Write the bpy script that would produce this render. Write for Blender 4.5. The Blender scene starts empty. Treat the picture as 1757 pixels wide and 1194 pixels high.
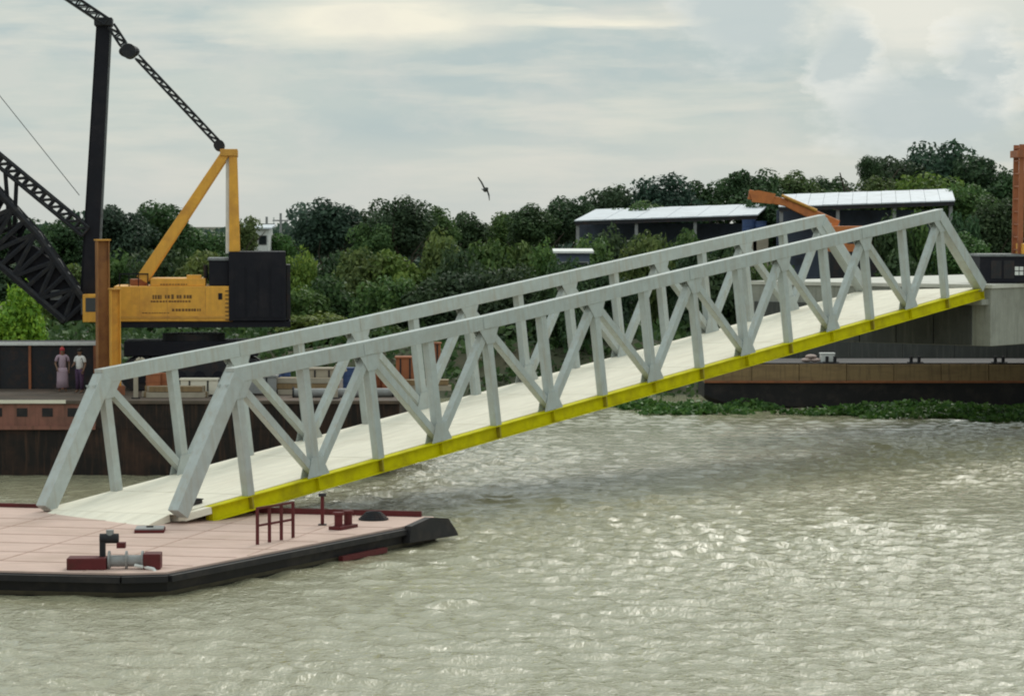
import bpy, bmesh, math, random
from mathutils import Vector, Matrix, Euler
import numpy as np
random.seed(7)
RNG = np.random.default_rng(11)
R = math.radians
sc = bpy.context.scene
COL = sc.collection

# ------------------------------------------------------------------ camera, sky, sun, exposure
F_PX, HOR, CAM_Z = 4864.0, 380.0, 9.5          # focal length and horizon row in photo pixels, eye height over the water
cam_d = bpy.data.cameras.new('camera')
cam_d.sensor_width = 36.0
cam_d.lens = F_PX / 1757.0 * 36.0
cam_d.clip_start = 1.0
cam_d.clip_end = 6000.0
cam = bpy.data.objects.new('camera', cam_d)
COL.objects.link(cam)
cam.location = (0, 0, CAM_Z)
cam.rotation_euler = (R(90) - math.atan((597.0 - HOR) / F_PX), 0, 0)
sc.camera = cam

SUN_AZ, SUN_EL = R(18), R(40)
world = bpy.data.worlds.new('World')
sc.world = world
world.use_nodes = True


def build_world():
    nt = world.node_tree
    N, L = nt.nodes, nt.links
    N.clear()
    out = N.new('ShaderNodeOutputWorld')
    sky = N.new('ShaderNodeTexSky')
    sky.sky_type = 'NISHITA'
    sky.sun_disc = False
    sky.sun_elevation = SUN_EL
    sky.sun_rotation = SUN_AZ
    sky.air_density = 1.2
    sky.dust_density = 2.5
    bg_sky = N.new('ShaderNodeBackground')
    bg_sky.inputs['Strength'].default_value = 0.08
    L.new(sky.outputs[0], bg_sky.inputs['Color'])
    tc = N.new('ShaderNodeTexCoord')

    def math_(op, a, b=None, clamp=False):
        m = N.new('ShaderNodeMath')
        m.operation = op
        m.use_clamp = clamp
        for i, v in enumerate((a, b)):
            if v is None:
                continue
            if isinstance(v, (int, float)):
                m.inputs[i].default_value = v
            else:
                L.new(v, m.inputs[i])
        return m.outputs[0]

    def ramp(v, stops):
        r = N.new('ShaderNodeValToRGB')
        el = r.color_ramp.elements
        while len(el) < len(stops):
            el.new(0.5)
        for e, (p, c) in zip(el, stops):
            e.position = p
            e.color = (c, c, c, 1) if isinstance(c, (int, float)) else (*c, 1)
        L.new(v, r.inputs[0])
        return r.outputs[0]

    def noise(vec, scale, detail, rough, dist=0.0):
        n = N.new('ShaderNodeTexNoise')
        n.inputs['Scale'].default_value = scale
        n.inputs['Detail'].default_value = detail
        n.inputs['Roughness'].default_value = rough
        n.inputs['Distortion'].default_value = dist
        L.new(vec, n.inputs['Vector'])
        return n.outputs['Fac']

    def mapping(scale, loc=(0, 0, 0)):
        m = N.new('ShaderNodeMapping')
        m.inputs['Scale'].default_value = scale
        m.inputs['Location'].default_value = loc
        L.new(tc.outputs['Generated'], m.inputs['Vector'])
        return m.outputs[0]

    def mix(f, a, b):
        m = N.new('ShaderNodeMix')
        m.data_type = 'RGBA'
        if isinstance(f, (int, float)):
            m.inputs[0].default_value = f
        else:
            L.new(f, m.inputs[0])
        for i, v in ((6, a), (7, b)):
            if isinstance(v, tuple):
                m.inputs[i].default_value = (*v, 1)
            else:
                L.new(v, m.inputs[i])
        return m.outputs[2]

    wide = mapping((11, 11, 55), (3.1, 0.4, 1.7))
    n1 = noise(wide, 0.55, 5, 0.52, 0.3)
    n2 = noise(mapping((13, 13, 100), (9.0, 5.0, 2.2)), 0.9, 6, 0.55, 0.2)
    n3 = noise(mapping((30, 30, 60), (1.0, 7.0, 4.0)), 1.0, 6, 0.6, 0.1)
    GREY, CREAM, BLUE, PALE = (0.545, 0.615, 0.585), (0.90, 0.87, 0.73), (0.445, 0.545, 0.555), (0.68, 0.70, 0.635)
    c = mix(ramp(n1, [(0.40, 0.0), (0.60, 1.0)]), BLUE, GREY)
    c = mix(ramp(n2, [(0.50, 0.0), (0.68, 0.85)]), c, PALE)
    sep = N.new('ShaderNodeSeparateXYZ')
    L.new(tc.outputs['Generated'], sep.inputs[0])
    x, y, z = sep.outputs
    # pale air low over the horizon, all the way round
    c = mix(ramp(math_('ABSOLUTE', z), [(0.0, 0.75), (0.035, 0.0)]), c, (0.63, 0.645, 0.60))
    # banks of cloud in front: a noise-warped distance from a centre, used as a mask
    wx = math_('ADD', x, math_('MULTIPLY', math_('SUBTRACT', n3, 0.5), 0.045))
    wz = math_('ADD', z, math_('MULTIPLY', math_('SUBTRACT', n2, 0.5), 0.022))
    front = ramp(y, [(0.2, 0.0), (0.6, 1.0)])

    def bank(cx, cz, rx, rz):
        a = math_('DIVIDE', math_('SUBTRACT', wx, cx), rx)
        b = math_('DIVIDE', math_('SUBTRACT', wz, cz), rz)
        return math_('SQRT', math_('ADD', math_('MULTIPLY', a, a), math_('MULTIPLY', b, b)))

    def soft(d, lo, hi, k=1.0):
        v = ramp(d, [(lo, k), (hi, 0.0)])
        return math_('MULTIPLY', v, front)
    c = mix(soft(bank(-0.050, 0.069, 0.066, 0.013), 0.35, 0.98, 0.95), c, CREAM)
    c = mix(soft(bank(0.030, 0.071, 0.050, 0.0040), 0.25, 0.98, 0.85), c, CREAM)
    c = mix(ramp(n3, [(0.46, 0.0), (0.64, 0.30)]), c, (0.70, 0.69, 0.645))
    c = mix(soft(bank(0.140, 0.072, 0.062, 0.024), 0.25, 1.0, 0.72), c, (0.84, 0.83, 0.745))
    for cx, cz, rx, rz, k in ((0.083, 0.076, 0.027, 0.030, 0.35), (0.117, 0.056, 0.017, 0.021, 0.8), (0.163, 0.052, 0.017, 0.022, 1.0), (0.140, 0.036, 0.040, 0.019, 0.7), (0.190, 0.050, 0.014, 0.016, 0.8)):
        d = bank(cx, cz, rx, rz)
        rim = math_('MULTIPLY', soft(d, 0.66, 1.0, 1.0), math_('MULTIPLY', ramp(n3, [(0.40, 0.0), (0.63, 1.0)]), k))
        c = mix(rim, c, (0.96, 0.95, 0.88))
        c = mix(soft(d, 0.40, 0.93, 0.92), c, (0.50, 0.585, 0.60))
    bg = N.new('ShaderNodeBackground')
    bg.inputs['Strength'].default_value = 1.0
    L.new(c, bg.inputs['Color'])
    L.new(ramp(z, [(0.09, 0.645), (0.45, 1.0)]), bg.inputs['Strength'])
    gain = N.new('ShaderNodeVectorMath')
    gain.operation = 'SCALE'
    gain.inputs['Scale'].default_value = 1.6
    L.new(c, gain.inputs[0])
    L.new(gain.outputs[0], bg.inputs['Color'])
    ms = N.new('ShaderNodeMixShader')
    ms.inputs[0].default_value = 0.93
    L.new(bg_sky.outputs[0], ms.inputs[1])
    L.new(bg.outputs[0], ms.inputs[2])
    L.new(ms.outputs[0], out.inputs['Surface'])


build_world()
sun_d = bpy.data.lights.new('sun', 'SUN')
sun_d.energy = 1.3
sun_d.angle = R(20)
sun_d.color = (1.0, 0.955, 0.87)
sun = bpy.data.objects.new('sun', sun_d)
COL.objects.link(sun)
S = Vector((math.sin(SUN_AZ) * math.cos(SUN_EL), math.cos(SUN_AZ) * math.cos(SUN_EL), math.sin(SUN_EL)))
sun.rotation_euler = (-S).to_track_quat('-Z', 'Y').to_euler()
sc.view_settings.view_transform = 'Standard'
sc.view_settings.look = 'None'
sc.view_settings.exposure = 0.0
sc.view_settings.gamma = 1.0
sc.view_settings.use_curve_mapping = False
sc.render.engine = 'CYCLES'
sc.cycles.filter_width = 2.0
sc.cycles.max_bounces = 6


# ------------------------------------------------------------------ helpers
def at(u, v, d):
    """the world point at depth d that the photograph shows at column u, row v"""
    return Vector(((u - 878.5) * d / F_PX, d, CAM_Z - (v - HOR) * d / F_PX))


class MB:
    def __init__(s):
        s.v, s.f = [], []

    def add(s, vs, fs):
        n = len(s.v)
        s.v += [tuple(p) for p in vs]
        s.f += [tuple(i + n for i in f) for f in fs]
        return s

    def box(s, x0, x1, y0, y1, z0, z1):
        return s.add([(x0, y0, z0), (x1, y0, z0), (x1, y1, z0), (x0, y1, z0), (x0, y0, z1), (x1, y0, z1), (x1, y1, z1), (x0, y1, z1)],
                     [(0, 3, 2, 1), (4, 5, 6, 7), (0, 1, 5, 4), (1, 2, 6, 5), (2, 3, 7, 6), (3, 0, 4, 7)])

    def bar(s, p, q, w, h, up=(0, 0, 1), w2=None, h2=None):
        """rectangular bar from p to q: w across, h along 'up'"""
        p, q = Vector(p), Vector(q)
        d = (q - p).normalized()
        side = d.cross(Vector(up)).normalized()
        u = side.cross(d).normalized()
        vs = []
        for c, a, b in ((p, w, h), (q, w2 or w, h2 or h)):
            for i, j in ((-1, -1), (1, -1), (1, 1), (-1, 1)):
                vs.append(c + side * (a * .5 * i) + u * (b * .5 * j))
        return s.add(vs, [(3, 2, 1, 0), (4, 5, 6, 7), (0, 1, 5, 4), (1, 2, 6, 5), (2, 3, 7, 6), (3, 0, 4, 7)])

    def tube(s, p, q, r, r2=None, n=10, caps=True):
        p, q = Vector(p), Vector(q)
        d = (q - p).normalized()
        a = d.orthogonal().normalized()
        b = d.cross(a)
        vs = []
        for c, rr in ((p, r), (q, r if r2 is None else r2)):
            for k in range(n):
                t = 2 * math.pi * k / n
                vs.append(c + a * (rr * math.cos(t)) + b * (rr * math.sin(t)))
        fs = [(k, (k + 1) % n, n + (k + 1) % n, n + k) for k in range(n)]
        if caps:
            fs += [tuple(range(n))[::-1], tuple(range(n, 2 * n))]
        return s.add(vs, fs)

    def path(s, pts, r, n=6):
        for a, b in zip(pts[:-1], pts[1:]):
            s.tube(a, b, r, n=n)
        return s

    def prism(s, ring, off):
        n = len(ring)
        off = Vector(off)
        vs = [Vector(p) for p in ring] + [Vector(p) + off for p in ring]
        fs = [(k, (k + 1) % n, n + (k + 1) % n, n + k) for k in range(n)]
        fs += [tuple(range(n))[::-1], tuple(range(n, 2 * n))]
        return s.add(vs, fs)

    def loft(s, rings, caps=True):
        n = len(rings[0])
        base = len(s.v)
        for r in rings:
            s.v += [tuple(p) for p in r]
        for k in range(len(rings) - 1):
            for i in range(n):
                j = (i + 1) % n
                s.f.append((base + k * n + i, base + k * n + j, base + (k + 1) * n + j, base + (k + 1) * n + i))
        if caps:
            s.f.append(tuple(base + i for i in range(n))[::-1])
            s.f.append(tuple(base + (len(rings) - 1) * n + i for i in range(n)))
        return s

    def ball(s, c, rx, ry, rz, nu=12, nv=8):
        c = Vector(c)
        rings = []
        for k in range(nv + 1):
            t = math.pi * (k / nv) * 0.98 + math.pi * .01
            rings.append([c + Vector((rx * math.sin(t) * math.cos(2 * math.pi * i / nu), ry * math.sin(t) * math.sin(2 * math.pi * i / nu), -rz * math.cos(t))) for i in range(nu)])
        return s.loft(rings)

    def build(s, name, m, parent=None, smooth=False, loc=None, bevel=0.0):
        me = bpy.data.meshes.new(name)
        me.from_pydata(s.v, [], s.f)
        bm = bmesh.new()
        bm.from_mesh(me)
        bmesh.ops.recalc_face_normals(bm, faces=bm.faces)
        bm.to_mesh(me)
        bm.free()
        me.materials.append(m)
        if smooth:
            for p in me.polygons:
                p.use_smooth = True
        return link(name, me, parent, loc, bevel)


def link(name, me, parent=None, loc=None, bevel=0.0):
    o = bpy.data.objects.new(name, me)
    COL.objects.link(o)
    if parent:
        o.parent = parent
    if loc:
        o.location = loc
    if bevel:
        b = o.modifiers.new('bevel', 'BEVEL')
        b.width = bevel
        b.segments = 2
        b.limit_method = 'ANGLE'
    return o


def tag(o, label=None, cat=None, group=None, kind=None):
    if label:
        o['label'] = label
    if cat:
        o['category'] = cat
    if group:
        o['group'] = group
    if kind:
        o['kind'] = kind
    return o


def thing(name, label, cat, loc=(0, 0, 0), rz=0.0, group=None):
    o = bpy.data.objects.new(name, None)
    o.empty_display_size = 0.3
    COL.objects.link(o)
    o.location = loc
    o.rotation_euler = (0, 0, rz)
    return tag(o, label, cat, group)


def mat(name, col, rough=0.6, dirt=None, amount=0.5, scale=1.5, bump=0.0, bscale=20, metal=0.0, stretch=(1, 1, 1), spec=0.4, streak=None, trans=0.0):
    """painted or weathered surface: base colour, blotches of a dirt colour, vertical streaks, fine relief"""
    m = bpy.data.materials.new(name)
    m.use_nodes = True
    N, L = m.node_tree.nodes, m.node_tree.links
    b = N['Principled BSDF']
    b.inputs['Roughness'].default_value = rough
    b.inputs['Metallic'].default_value = metal
    b.inputs['Specular IOR Level'].default_value = spec
    tc = N.new('ShaderNodeTexCoord')
    mp = N.new('ShaderNodeMapping')
    mp.inputs['Scale'].default_value = stretch
    L.new(tc.outputs['Object'], mp.inputs[0])

    def noise(s, d=6, r=0.6, v=None):
        n = N.new('ShaderNodeTexNoise')
        n.inputs['Scale'].default_value = s
        n.inputs['Detail'].default_value = d
        n.inputs['Roughness'].default_value = r
        L.new(v or mp.outputs[0], n.inputs['Vector'])
        return n.outputs['Fac']

    def ramp(v, a, c, hi):
        r = N.new('ShaderNodeValToRGB')
        r.color_ramp.elements[0].position = a
        r.color_ramp.elements[0].color = (0, 0, 0, 1)
        r.color_ramp.elements[1].position = c
        r.color_ramp.elements[1].color = (hi, hi, hi, 1)
        L.new(v, r.inputs[0])
        return r.outputs[0]

    def mix(f, a, c):
        x = N.new('ShaderNodeMix')
        x.data_type = 'RGBA'
        L.new(f, x.inputs[0])
        for i, v in ((6, a), (7, c)):
            if isinstance(v, tuple):
                x.inputs[i].default_value = (*v[:3], 1)
            else:
                L.new(v, x.inputs[i])
        return x.outputs[2]
    lo = tuple(c * 0.86 for c in col)
    c = mix(ramp(noise(scale * 3.1, 4), 0.3, 0.7, 1.0), lo, col)
    if dirt:
        c = mix(ramp(noise(scale), 0.48, 0.70, amount), c, dirt)
    if streak:
        mp2 = N.new('ShaderNodeMapping')
        mp2.inputs['Scale'].default_value = (6, 6, 0.5)
        L.new(tc.outputs['Object'], mp2.inputs[0])
        c = mix(ramp(noise(1.0, 5, 0.6, mp2.outputs[0]), 0.5, 0.72, 0.7), c, streak)
    L.new(c, b.inputs['Base Color'])
    if bump:
        bp = N.new('ShaderNodeBump')
        bp.inputs['Strength'].default_value = bump
        bp.inputs['Distance'].default_value = 0.02
        L.new(noise(bscale, 5), bp.inputs['Height'])
        L.new(bp.outputs[0], b.inputs['Normal'])
    return m


RUST = (0.16, 0.07, 0.035)
M = dict(
    truss=mat('truss_paint', (0.46, 0.50, 0.485), 0.45, (0.36, 0.35, 0.31), 0.55, 1.1, 0.1, 12, streak=(0.37, 0.345, 0.285)),
    yellow=mat('girder_yellow', (0.66, 0.60, 0.002), 0.75, (0.38, 0.31, 0.01), 0.75, 1.1, 0.08, 15, spec=0.12),
    seam=mat('seam_brown', (0.36, 0.30, 0.02), 0.6, RUST, 0.5, 4),
    cream=mat('deck_cream', (0.86, 0.795, 0.665), 0.85, (0.66, 0.59, 0.475), 0.6, 0.8, 0.15, 30, stretch=(0.35, 1.6, 1)),
    pink=mat('deck_pink', (0.62, 0.44, 0.375), 0.8, (0.43, 0.30, 0.24), 0.7, 0.7, 0.2, 14, stretch=(0.6, 1, 1)),
    black=mat('hull_black', (0.014, 0.012, 0.014), 0.65, (0.06, 0.045, 0.04), 0.6, 1.2, 0.1, 8),
    maroon=mat('maroon_paint', (0.125, 0.024, 0.026), 0.6, (0.07, 0.025, 0.02), 0.8, 2, spec=0.2),
    iron=mat('dark_iron', (0.030, 0.030, 0.034), 0.65, (0.09, 0.045, 0.03), 0.35, 3, spec=0.2),
    grey=mat('grey_steel', (0.30, 0.30, 0.30), 0.5, (0.18, 0.16, 0.14), 0.5, 3),
    white=mat('white_paint', (0.78, 0.78, 0.76), 0.6, (0.55, 0.53, 0.48), 0.5, 2),
    crane=mat('crane_yellow', (0.83, 0.41, 0.055), 0.5, (0.50, 0.22, 0.045), 0.75, 1.2, 0.05, 12, streak=(0.62, 0.30, 0.05)),
    pile=mat('pile_orange', (0.66, 0.33, 0.06), 0.6, (0.28, 0.11, 0.04), 0.85, 1.6, 0.1, 10),
    pilebrown=mat('pile_brown', (0.36, 0.16, 0.055), 0.7, (0.18, 0.075, 0.04), 0.85, 1.6, 0.1, 10),
    rust=mat('rusty_steel', (0.36, 0.125, 0.055), 0.75, (0.17, 0.07, 0.045), 0.8, 1.4, 0.2, 12),
    navy=mat('machine_dark', (0.016, 0.016, 0.022), 0.7, (0.030, 0.026, 0.030), 0.6, 1.6, 0.05, 10, spec=0.15),
    lattice=mat('lattice_dark', (0.012, 0.013, 0.019), 0.7, (0.05, 0.045, 0.04), 0.5, 3),
    pipe=mat('pale_grey_bar', (0.20, 0.21, 0.22), 0.5, (0.08, 0.07, 0.07), 0.6, 5),
    hull=mat('barge_rust_hull', (0.27, 0.115, 0.085), 0.75, (0.13, 0.065, 0.05), 0.8, 0.8, 0.15, 8, streak=(0.11, 0.055, 0.04)),
    deckbrown=mat('barge_deck', (0.10, 0.075, 0.058), 0.85, (0.17, 0.11, 0.08), 0.7, 0.9, 0.2, 8),
    hulldark=mat('barge_dark_hull', (0.020, 0.016, 0.015), 0.65, (0.075, 0.038, 0.026), 0.6, 0.7, 0.12, 8, streak=(0.085, 0.045, 0.03), spec=0.2),
    wood=mat('barge_brown', (0.30, 0.20, 0.10), 0.8, (0.18, 0.115, 0.065), 0.8, 0.9, 0.2, 9, stretch=(0.6, 1, 3), streak=(0.12, 0.08, 0.05)),
    concrete=mat('concrete', (0.33, 0.33, 0.29), 0.85, (0.22, 0.215, 0.185), 0.7, 0.9, 0.25, 10, streak=(0.18, 0.18, 0.155)),
    coping=mat('pale_coping', (0.62, 0.60, 0.54), 0.8, (0.42, 0.40, 0.35), 0.6, 0.8),
    quay=mat('dark_quay_and_shade', (0.075, 0.078, 0.075), 0.9, (0.04, 0.042, 0.04), 0.8, 0.6, 0.3, 6, streak=(0.12, 0.12, 0.11)),  # dark wall tone; on the jetty end face it is painted shade
    weld=mat('weld_bead', (0.53, 0.365, 0.305), 0.8, (0.36, 0.22, 0.16), 0.7, 2.0),
    scum=mat('waterline_scum', (0.085, 0.070, 0.045), 0.8, (0.04, 0.035, 0.025), 0.8, 2.0),
    orange=mat('orange_paint', (0.62, 0.20, 0.055), 0.55, (0.34, 0.11, 0.045), 0.7, 1.6, 0.1, 10),
    roof=mat('white_sheet_roof', (0.62, 0.65, 0.71), 0.5, (0.42, 0.43, 0.46), 0.7, 0.9, 0.05, 10),
    shedwall=mat('shed_wall', (0.10, 0.12, 0.17), 0.8, (0.05, 0.05, 0.06), 0.7, 1.0),
    tan=mat('tan_wall', (0.42, 0.36, 0.28), 0.8, (0.28, 0.23, 0.18), 0.6, 1.0),
    tarp=mat('green_tarpaulin', (0.13, 0.36, 0.025), 0.6, (0.07, 0.22, 0.02), 0.7, 1.2, 0.3, 5),
    bluep=mat('blue_plastic', (0.05, 0.09, 0.22), 0.5, (0.03, 0.05, 0.12), 0.5, 3),
    glass=mat('dark_glass', (0.02, 0.025, 0.03), 0.12, spec=0.6),
    print=mat('dark_print', (0.16, 0.075, 0.02), 0.6),
    bark=mat('bark', (0.10, 0.08, 0.06), 0.9, (0.05, 0.04, 0.03), 0.7, 3, 0.5, 8),
    skin=mat('skin_brown', (0.22, 0.12, 0.075), 0.6),
    lilac=mat('lilac_cloth', (0.42, 0.30, 0.36), 0.85, (0.34, 0.24, 0.30), 0.5, 9),
    redc=mat('red_cloth', (0.45, 0.05, 0.06), 0.85),
    whitec=mat('white_cloth', (0.70, 0.68, 0.66), 0.85),
    purple=mat('dark_purple_cloth', (0.07, 0.035, 0.08), 0.85, (0.12, 0.07, 0.11), 0.6, 14),
    hair=mat('black_hair', (0.012, 0.01, 0.01), 0.6),
    feather=mat('dark_feathers', (0.035, 0.04, 0.04), 0.7, (0.07, 0.075, 0.075), 0.5, 20),
)


def leaf_material():
    m = bpy.data.materials.new('foliage')
    m.use_nodes = True
    N, L = m.node_tree.nodes, m.node_tree.links
    N.clear()
    out = N.new('ShaderNodeOutputMaterial')
    oi = N.new('ShaderNodeObjectInfo')
    geo = N.new('ShaderNodeNewGeometry')
    tc = N.new('ShaderNodeTexCoord')
    nz = N.new('ShaderNodeTexNoise')
    nz.inputs['Scale'].default_value = 0.55
    nz.inputs['Detail'].default_value = 3
    L.new(tc.outputs['Object'], nz.inputs['Vector'])
    add = N.new('ShaderNodeMath')
    add.operation = 'MULTIPLY_ADD'
    L.new(geo.outputs['Random Per Island'], add.inputs[0])
    add.inputs[1].default_value = 0.55
    L.new(nz.outputs['Fac'], add.inputs[2])
    rmp = N.new('ShaderNodeMapRange')
    rmp.inputs['From Min'].default_value = 0.35
    rmp.inputs['From Max'].default_value = 1.15
    rmp.inputs['To Min'].default_value = 0.55
    rmp.inputs['To Max'].default_value = 1.55
    L.new(add.outputs[0], rmp.inputs['Value'])
    hsv = N.new('ShaderNodeHueSaturation')
    L.new(oi.outputs['Color'], hsv.inputs['Color'])
    L.new(rmp.outputs[0], hsv.inputs['Value'])
    hr = N.new('ShaderNodeMapRange')
    hr.inputs['To Min'].default_value = 0.515
    hr.inputs['To Max'].default_value = 0.478
    L.new(geo.outputs['Random Per Island'], hr.inputs['Value'])
    L.new(hr.outputs[0], hsv.inputs['Hue'])
    pr = N.new('ShaderNodeBsdfPrincipled')
    pr.inputs['Roughness'].default_value = 0.55
    pr.inputs['Specular IOR Level'].default_value = 0.25
    tr = N.new('ShaderNodeBsdfTranslucent')
    L.new(hsv.outputs[0], pr.inputs['Base Color'])
    L.new(hsv.outputs[0], tr.inputs['Color'])
    mx = N.new('ShaderNodeMixShader')
    mx.inputs[0].default_value = 0.3
    L.new(pr.outputs[0], mx.inputs[1])
    L.new(tr.outputs[0], mx.inputs[2])
    L.new(mx.outputs[0], out.inputs['Surface'])
    return m


M['leaf'] = leaf_material()


def water_material():
    m = bpy.data.materials.new('river_water')
    m.use_nodes = True
    N, L = m.node_tree.nodes, m.node_tree.links
    b = N['Principled BSDF']
    b.inputs['IOR'].default_value = 1.33
    b.inputs['Specular IOR Level'].default_value = 0.5
    tc = N.new('ShaderNodeTexCoord')

    def mapping(scale, rz=0.0, loc=(0, 0, 0)):
        mp = N.new('ShaderNodeMapping')
        mp.inputs['Scale'].default_value = scale
        mp.inputs['Rotation'].default_value = (0, 0, rz)
        mp.inputs['Location'].default_value = loc
        L.new(tc.outputs['Object'], mp.inputs[0])
        return mp.outputs[0]

    def noise(v, s, d=3, r=0.55, dist=0.0):
        n = N.new('ShaderNodeTexNoise')
        n.inputs['Scale'].default_value = s
        n.inputs['Detail'].default_value = d
        n.inputs['Roughness'].default_value = r
        n.inputs['Distortion'].default_value = dist
        L.new(v, n.inputs['Vector'])
        return n.outputs['Fac']

    def mth(op, a, c=None, d=None, clamp=False):
        x = N.new('ShaderNodeMath')
        x.operation = op
        x.use_clamp = clamp
        for i, v in enumerate((a, c, d)):
            if v is None:
                continue
            if isinstance(v, (int, float)):
                x.inputs[i].default_value = v
            else:
                L.new(v, x.inputs[i])
        return x.outputs[0]

    def mr(v, a, c, lo, hi):
        x = N.new('ShaderNodeMapRange')
        x.interpolation_type = 'SMOOTHSTEP'
        for k, val in (('From Min', a), ('From Max', c), ('To Min', lo), ('To Max', hi)):
            x.inputs[k].default_value = val
        L.new(v, x.inputs['Value'])
        return x.outputs[0]
    sep = N.new('ShaderNodeSeparateXYZ')
    L.new(tc.outputs['Object'], sep.inputs[0])
    wob = noise(mapping((0.10, 0.05, 1)), 1.0, 5, 0.6)
    # smoother water in the lee of the jetty and the moored barge
    calm = mr(mth('ADD', sep.outputs[1], mth('MULTIPLY', mth('SUBTRACT', wob, 0.5), 14.0)), 122.0, 134.0, 0.0, 1.0)
    gust = noise(mapping((0.06, 0.045, 1), R(-25), (7, 3, 0)), 1.0, 4, 0.6)
    fine = noise(mapping((5.0, 2.6, 1), R(-14), (3, 8, 0)), 1.0, 4, 0.65)
    chop = noise(mapping((2.2, 1.5, 1), R(16)), 1.0, 4, 0.66, 0.3)
    h = mth('ADD', mth('MULTIPLY', chop, 0.6), mth('MULTIPLY', fine, 0.35))
    bp = N.new('ShaderNodeBump')
    bp.inputs['Distance'].default_value = 0.21
    L.new(h, bp.inputs['Height'])
    L.new(mth('MULTIPLY', mr(calm, 0.0, 1.0, 1.0, 0.4), mr(gust, 0.35, 0.65, 0.6, 1.0)), bp.inputs['Strength'])
    L.new(bp.outputs[0], b.inputs['Normal'])
    b.inputs['Roughness'].default_value = 0.05
    silt = noise(mapping((0.05, 0.02, 1), R(8)), 1.0, 4, 0.55)
    mx = N.new('ShaderNodeMix')
    mx.data_type = 'RGBA'
    L.new(silt, mx.inputs[0])
    mx.inputs[6].default_value = (0.305, 0.285, 0.185, 1)
    mx.inputs[7].default_value = (0.375, 0.35, 0.24, 1)
    L.new(mx.outputs[2], b.inputs['Base Color'])
    return m


def ground_material():
    return mat('river_bank', (0.055, 0.06, 0.03), 0.95, (0.12, 0.09, 0.055), 0.7, 0.25, 0.5, 2)


# ------------------------------------------------------------------ the setting: river, bank
def build_water():
    """river sheet: real wind waves where the picture sees them, flat water round about"""
    dx, x0, x1, y0, y1 = 0.12, -27.0, 33.0, 46.0, 151.0
    gx = np.arange(x0, x1 + 1e-6, dx)
    gy = np.arange(y0, y1 + 1e-6, dx)
    Xg, Yg = np.meshgrid(gx, gy)
    g = np.random.default_rng(3)
    H = np.zeros_like(Xg)
    gust = np.zeros_like(Xg)
    for k in range(7):
        a = g.uniform(0, 6.28)
        f = g.uniform(0.12, 0.45)
        gust += np.sin((Xg * math.cos(a) * 1.2 + Yg * math.sin(a)) * f + g.uniform(0, 6.28))
    gust = np.clip(0.85 + 0.16 * gust, 0.35, 1.4)
    for k in range(70):
        lam = 0.42 * (5.5 ** g.uniform(0, 1) ** 1.25)
        a = R(242) + g.normal() * 0.75
        q = 2 * math.pi / lam
        ph = g.uniform(0, 6.28)
        th = (Xg * math.cos(a) + Yg * math.sin(a)) * q + ph
        wob = 0.8 * np.sin(Xg * 0.31 * math.cos(k) + Yg * 0.27 * math.sin(k * 1.7) + k)
        H += np.sin(th + wob) * (lam / (2 * math.pi)) * 0.034 * (0.5 + 0.7 * np.sin(Xg * 0.2 + Yg * 0.15 * math.cos(k * 2.1) + 2.3 * k))
    H = H + 0.12 * np.abs(H) * H / max(H.std(), 1e-6)
    edge = np.minimum.reduce([Xg - x0, x1 - Xg, Yg - y0, (y1 - Yg)])
    H *= np.clip(edge / 3.0, 0, 1) * gust * np.clip(1.25 - (Yg - 95) / 90.0, 0.45, 1.0)
    n0, n1 = len(gx), len(gy)
    V = np.stack([Xg, Yg, H], -1).reshape(-1, 3)
    ii = (np.arange(n1 - 1)[:, None] * n0 + np.arange(n0 - 1)[None, :]).reshape(-1)
    F = np.stack([ii, ii + 1, ii + n0 + 1, ii + n0], 1)
    c = {k: v for k, v in zip('abcd', (0, n0 - 1, n0 * n1 - 1, n0 * (n1 - 1)))}
    ex = np.array([(-900, -200, 0), (900, -200, 0), (900, 175, 0), (-900, 175, 0)], float)
    b = len(V)
    V = np.concatenate([V, ex])
    xa, xb, ya, yb = gx[0], gx[-1], gy[0], gy[-1]
    V[c['a']], V[c['b']], V[c['c']], V[c['d']] = (xa, ya, 0), (xb, ya, 0), (xb, yb, 0), (xa, yb, 0)
    ring = [(b, b + 1, c['b'], c['a']), (b + 1, b + 2, c['c'], c['b']), (b + 2, b + 3, c['d'], c['c']), (b + 3, b, c['a'], c['d'])]
    F = np.concatenate([F, np.array(ring)])
    me = bpy.data.meshes.new('river_water')
    me.vertices.add(len(V))
    me.vertices.foreach_set('co', V.ravel())
    me.loops.add(F.size)
    me.loops.foreach_set('vertex_index', F.ravel().astype(np.int32))
    me.polygons.add(len(F))
    me.polygons.foreach_set('loop_start', np.arange(0, F.size, 4, dtype=np.int32))
    me.polygons.foreach_set('use_smooth', np.ones(len(F), dtype=bool))
    me.update(calc_edges=True)
    me.validate()
    me.materials.append(water_material())
    tag(link('river_water', me), kind='structure')


build_water()


def bank_height(x, y):
    edge = 153.5 + 1.6 * math.sin(x * 0.13) + 1.0 * math.sin(x * 0.31 + 1)
    t = min(max((y - edge) / 9.0, -1.0), 1.0)
    h = 2.3 * t * t * (3 - 2 * t) if t > 0 else 1.2 * t
    return h + (0.25 * math.sin(x * 0.7 + y * 0.4) + 0.2 * math.sin(y * 0.9 - x * 0.23)) * (0.25 + 0.75 * max(t, 0))


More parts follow.
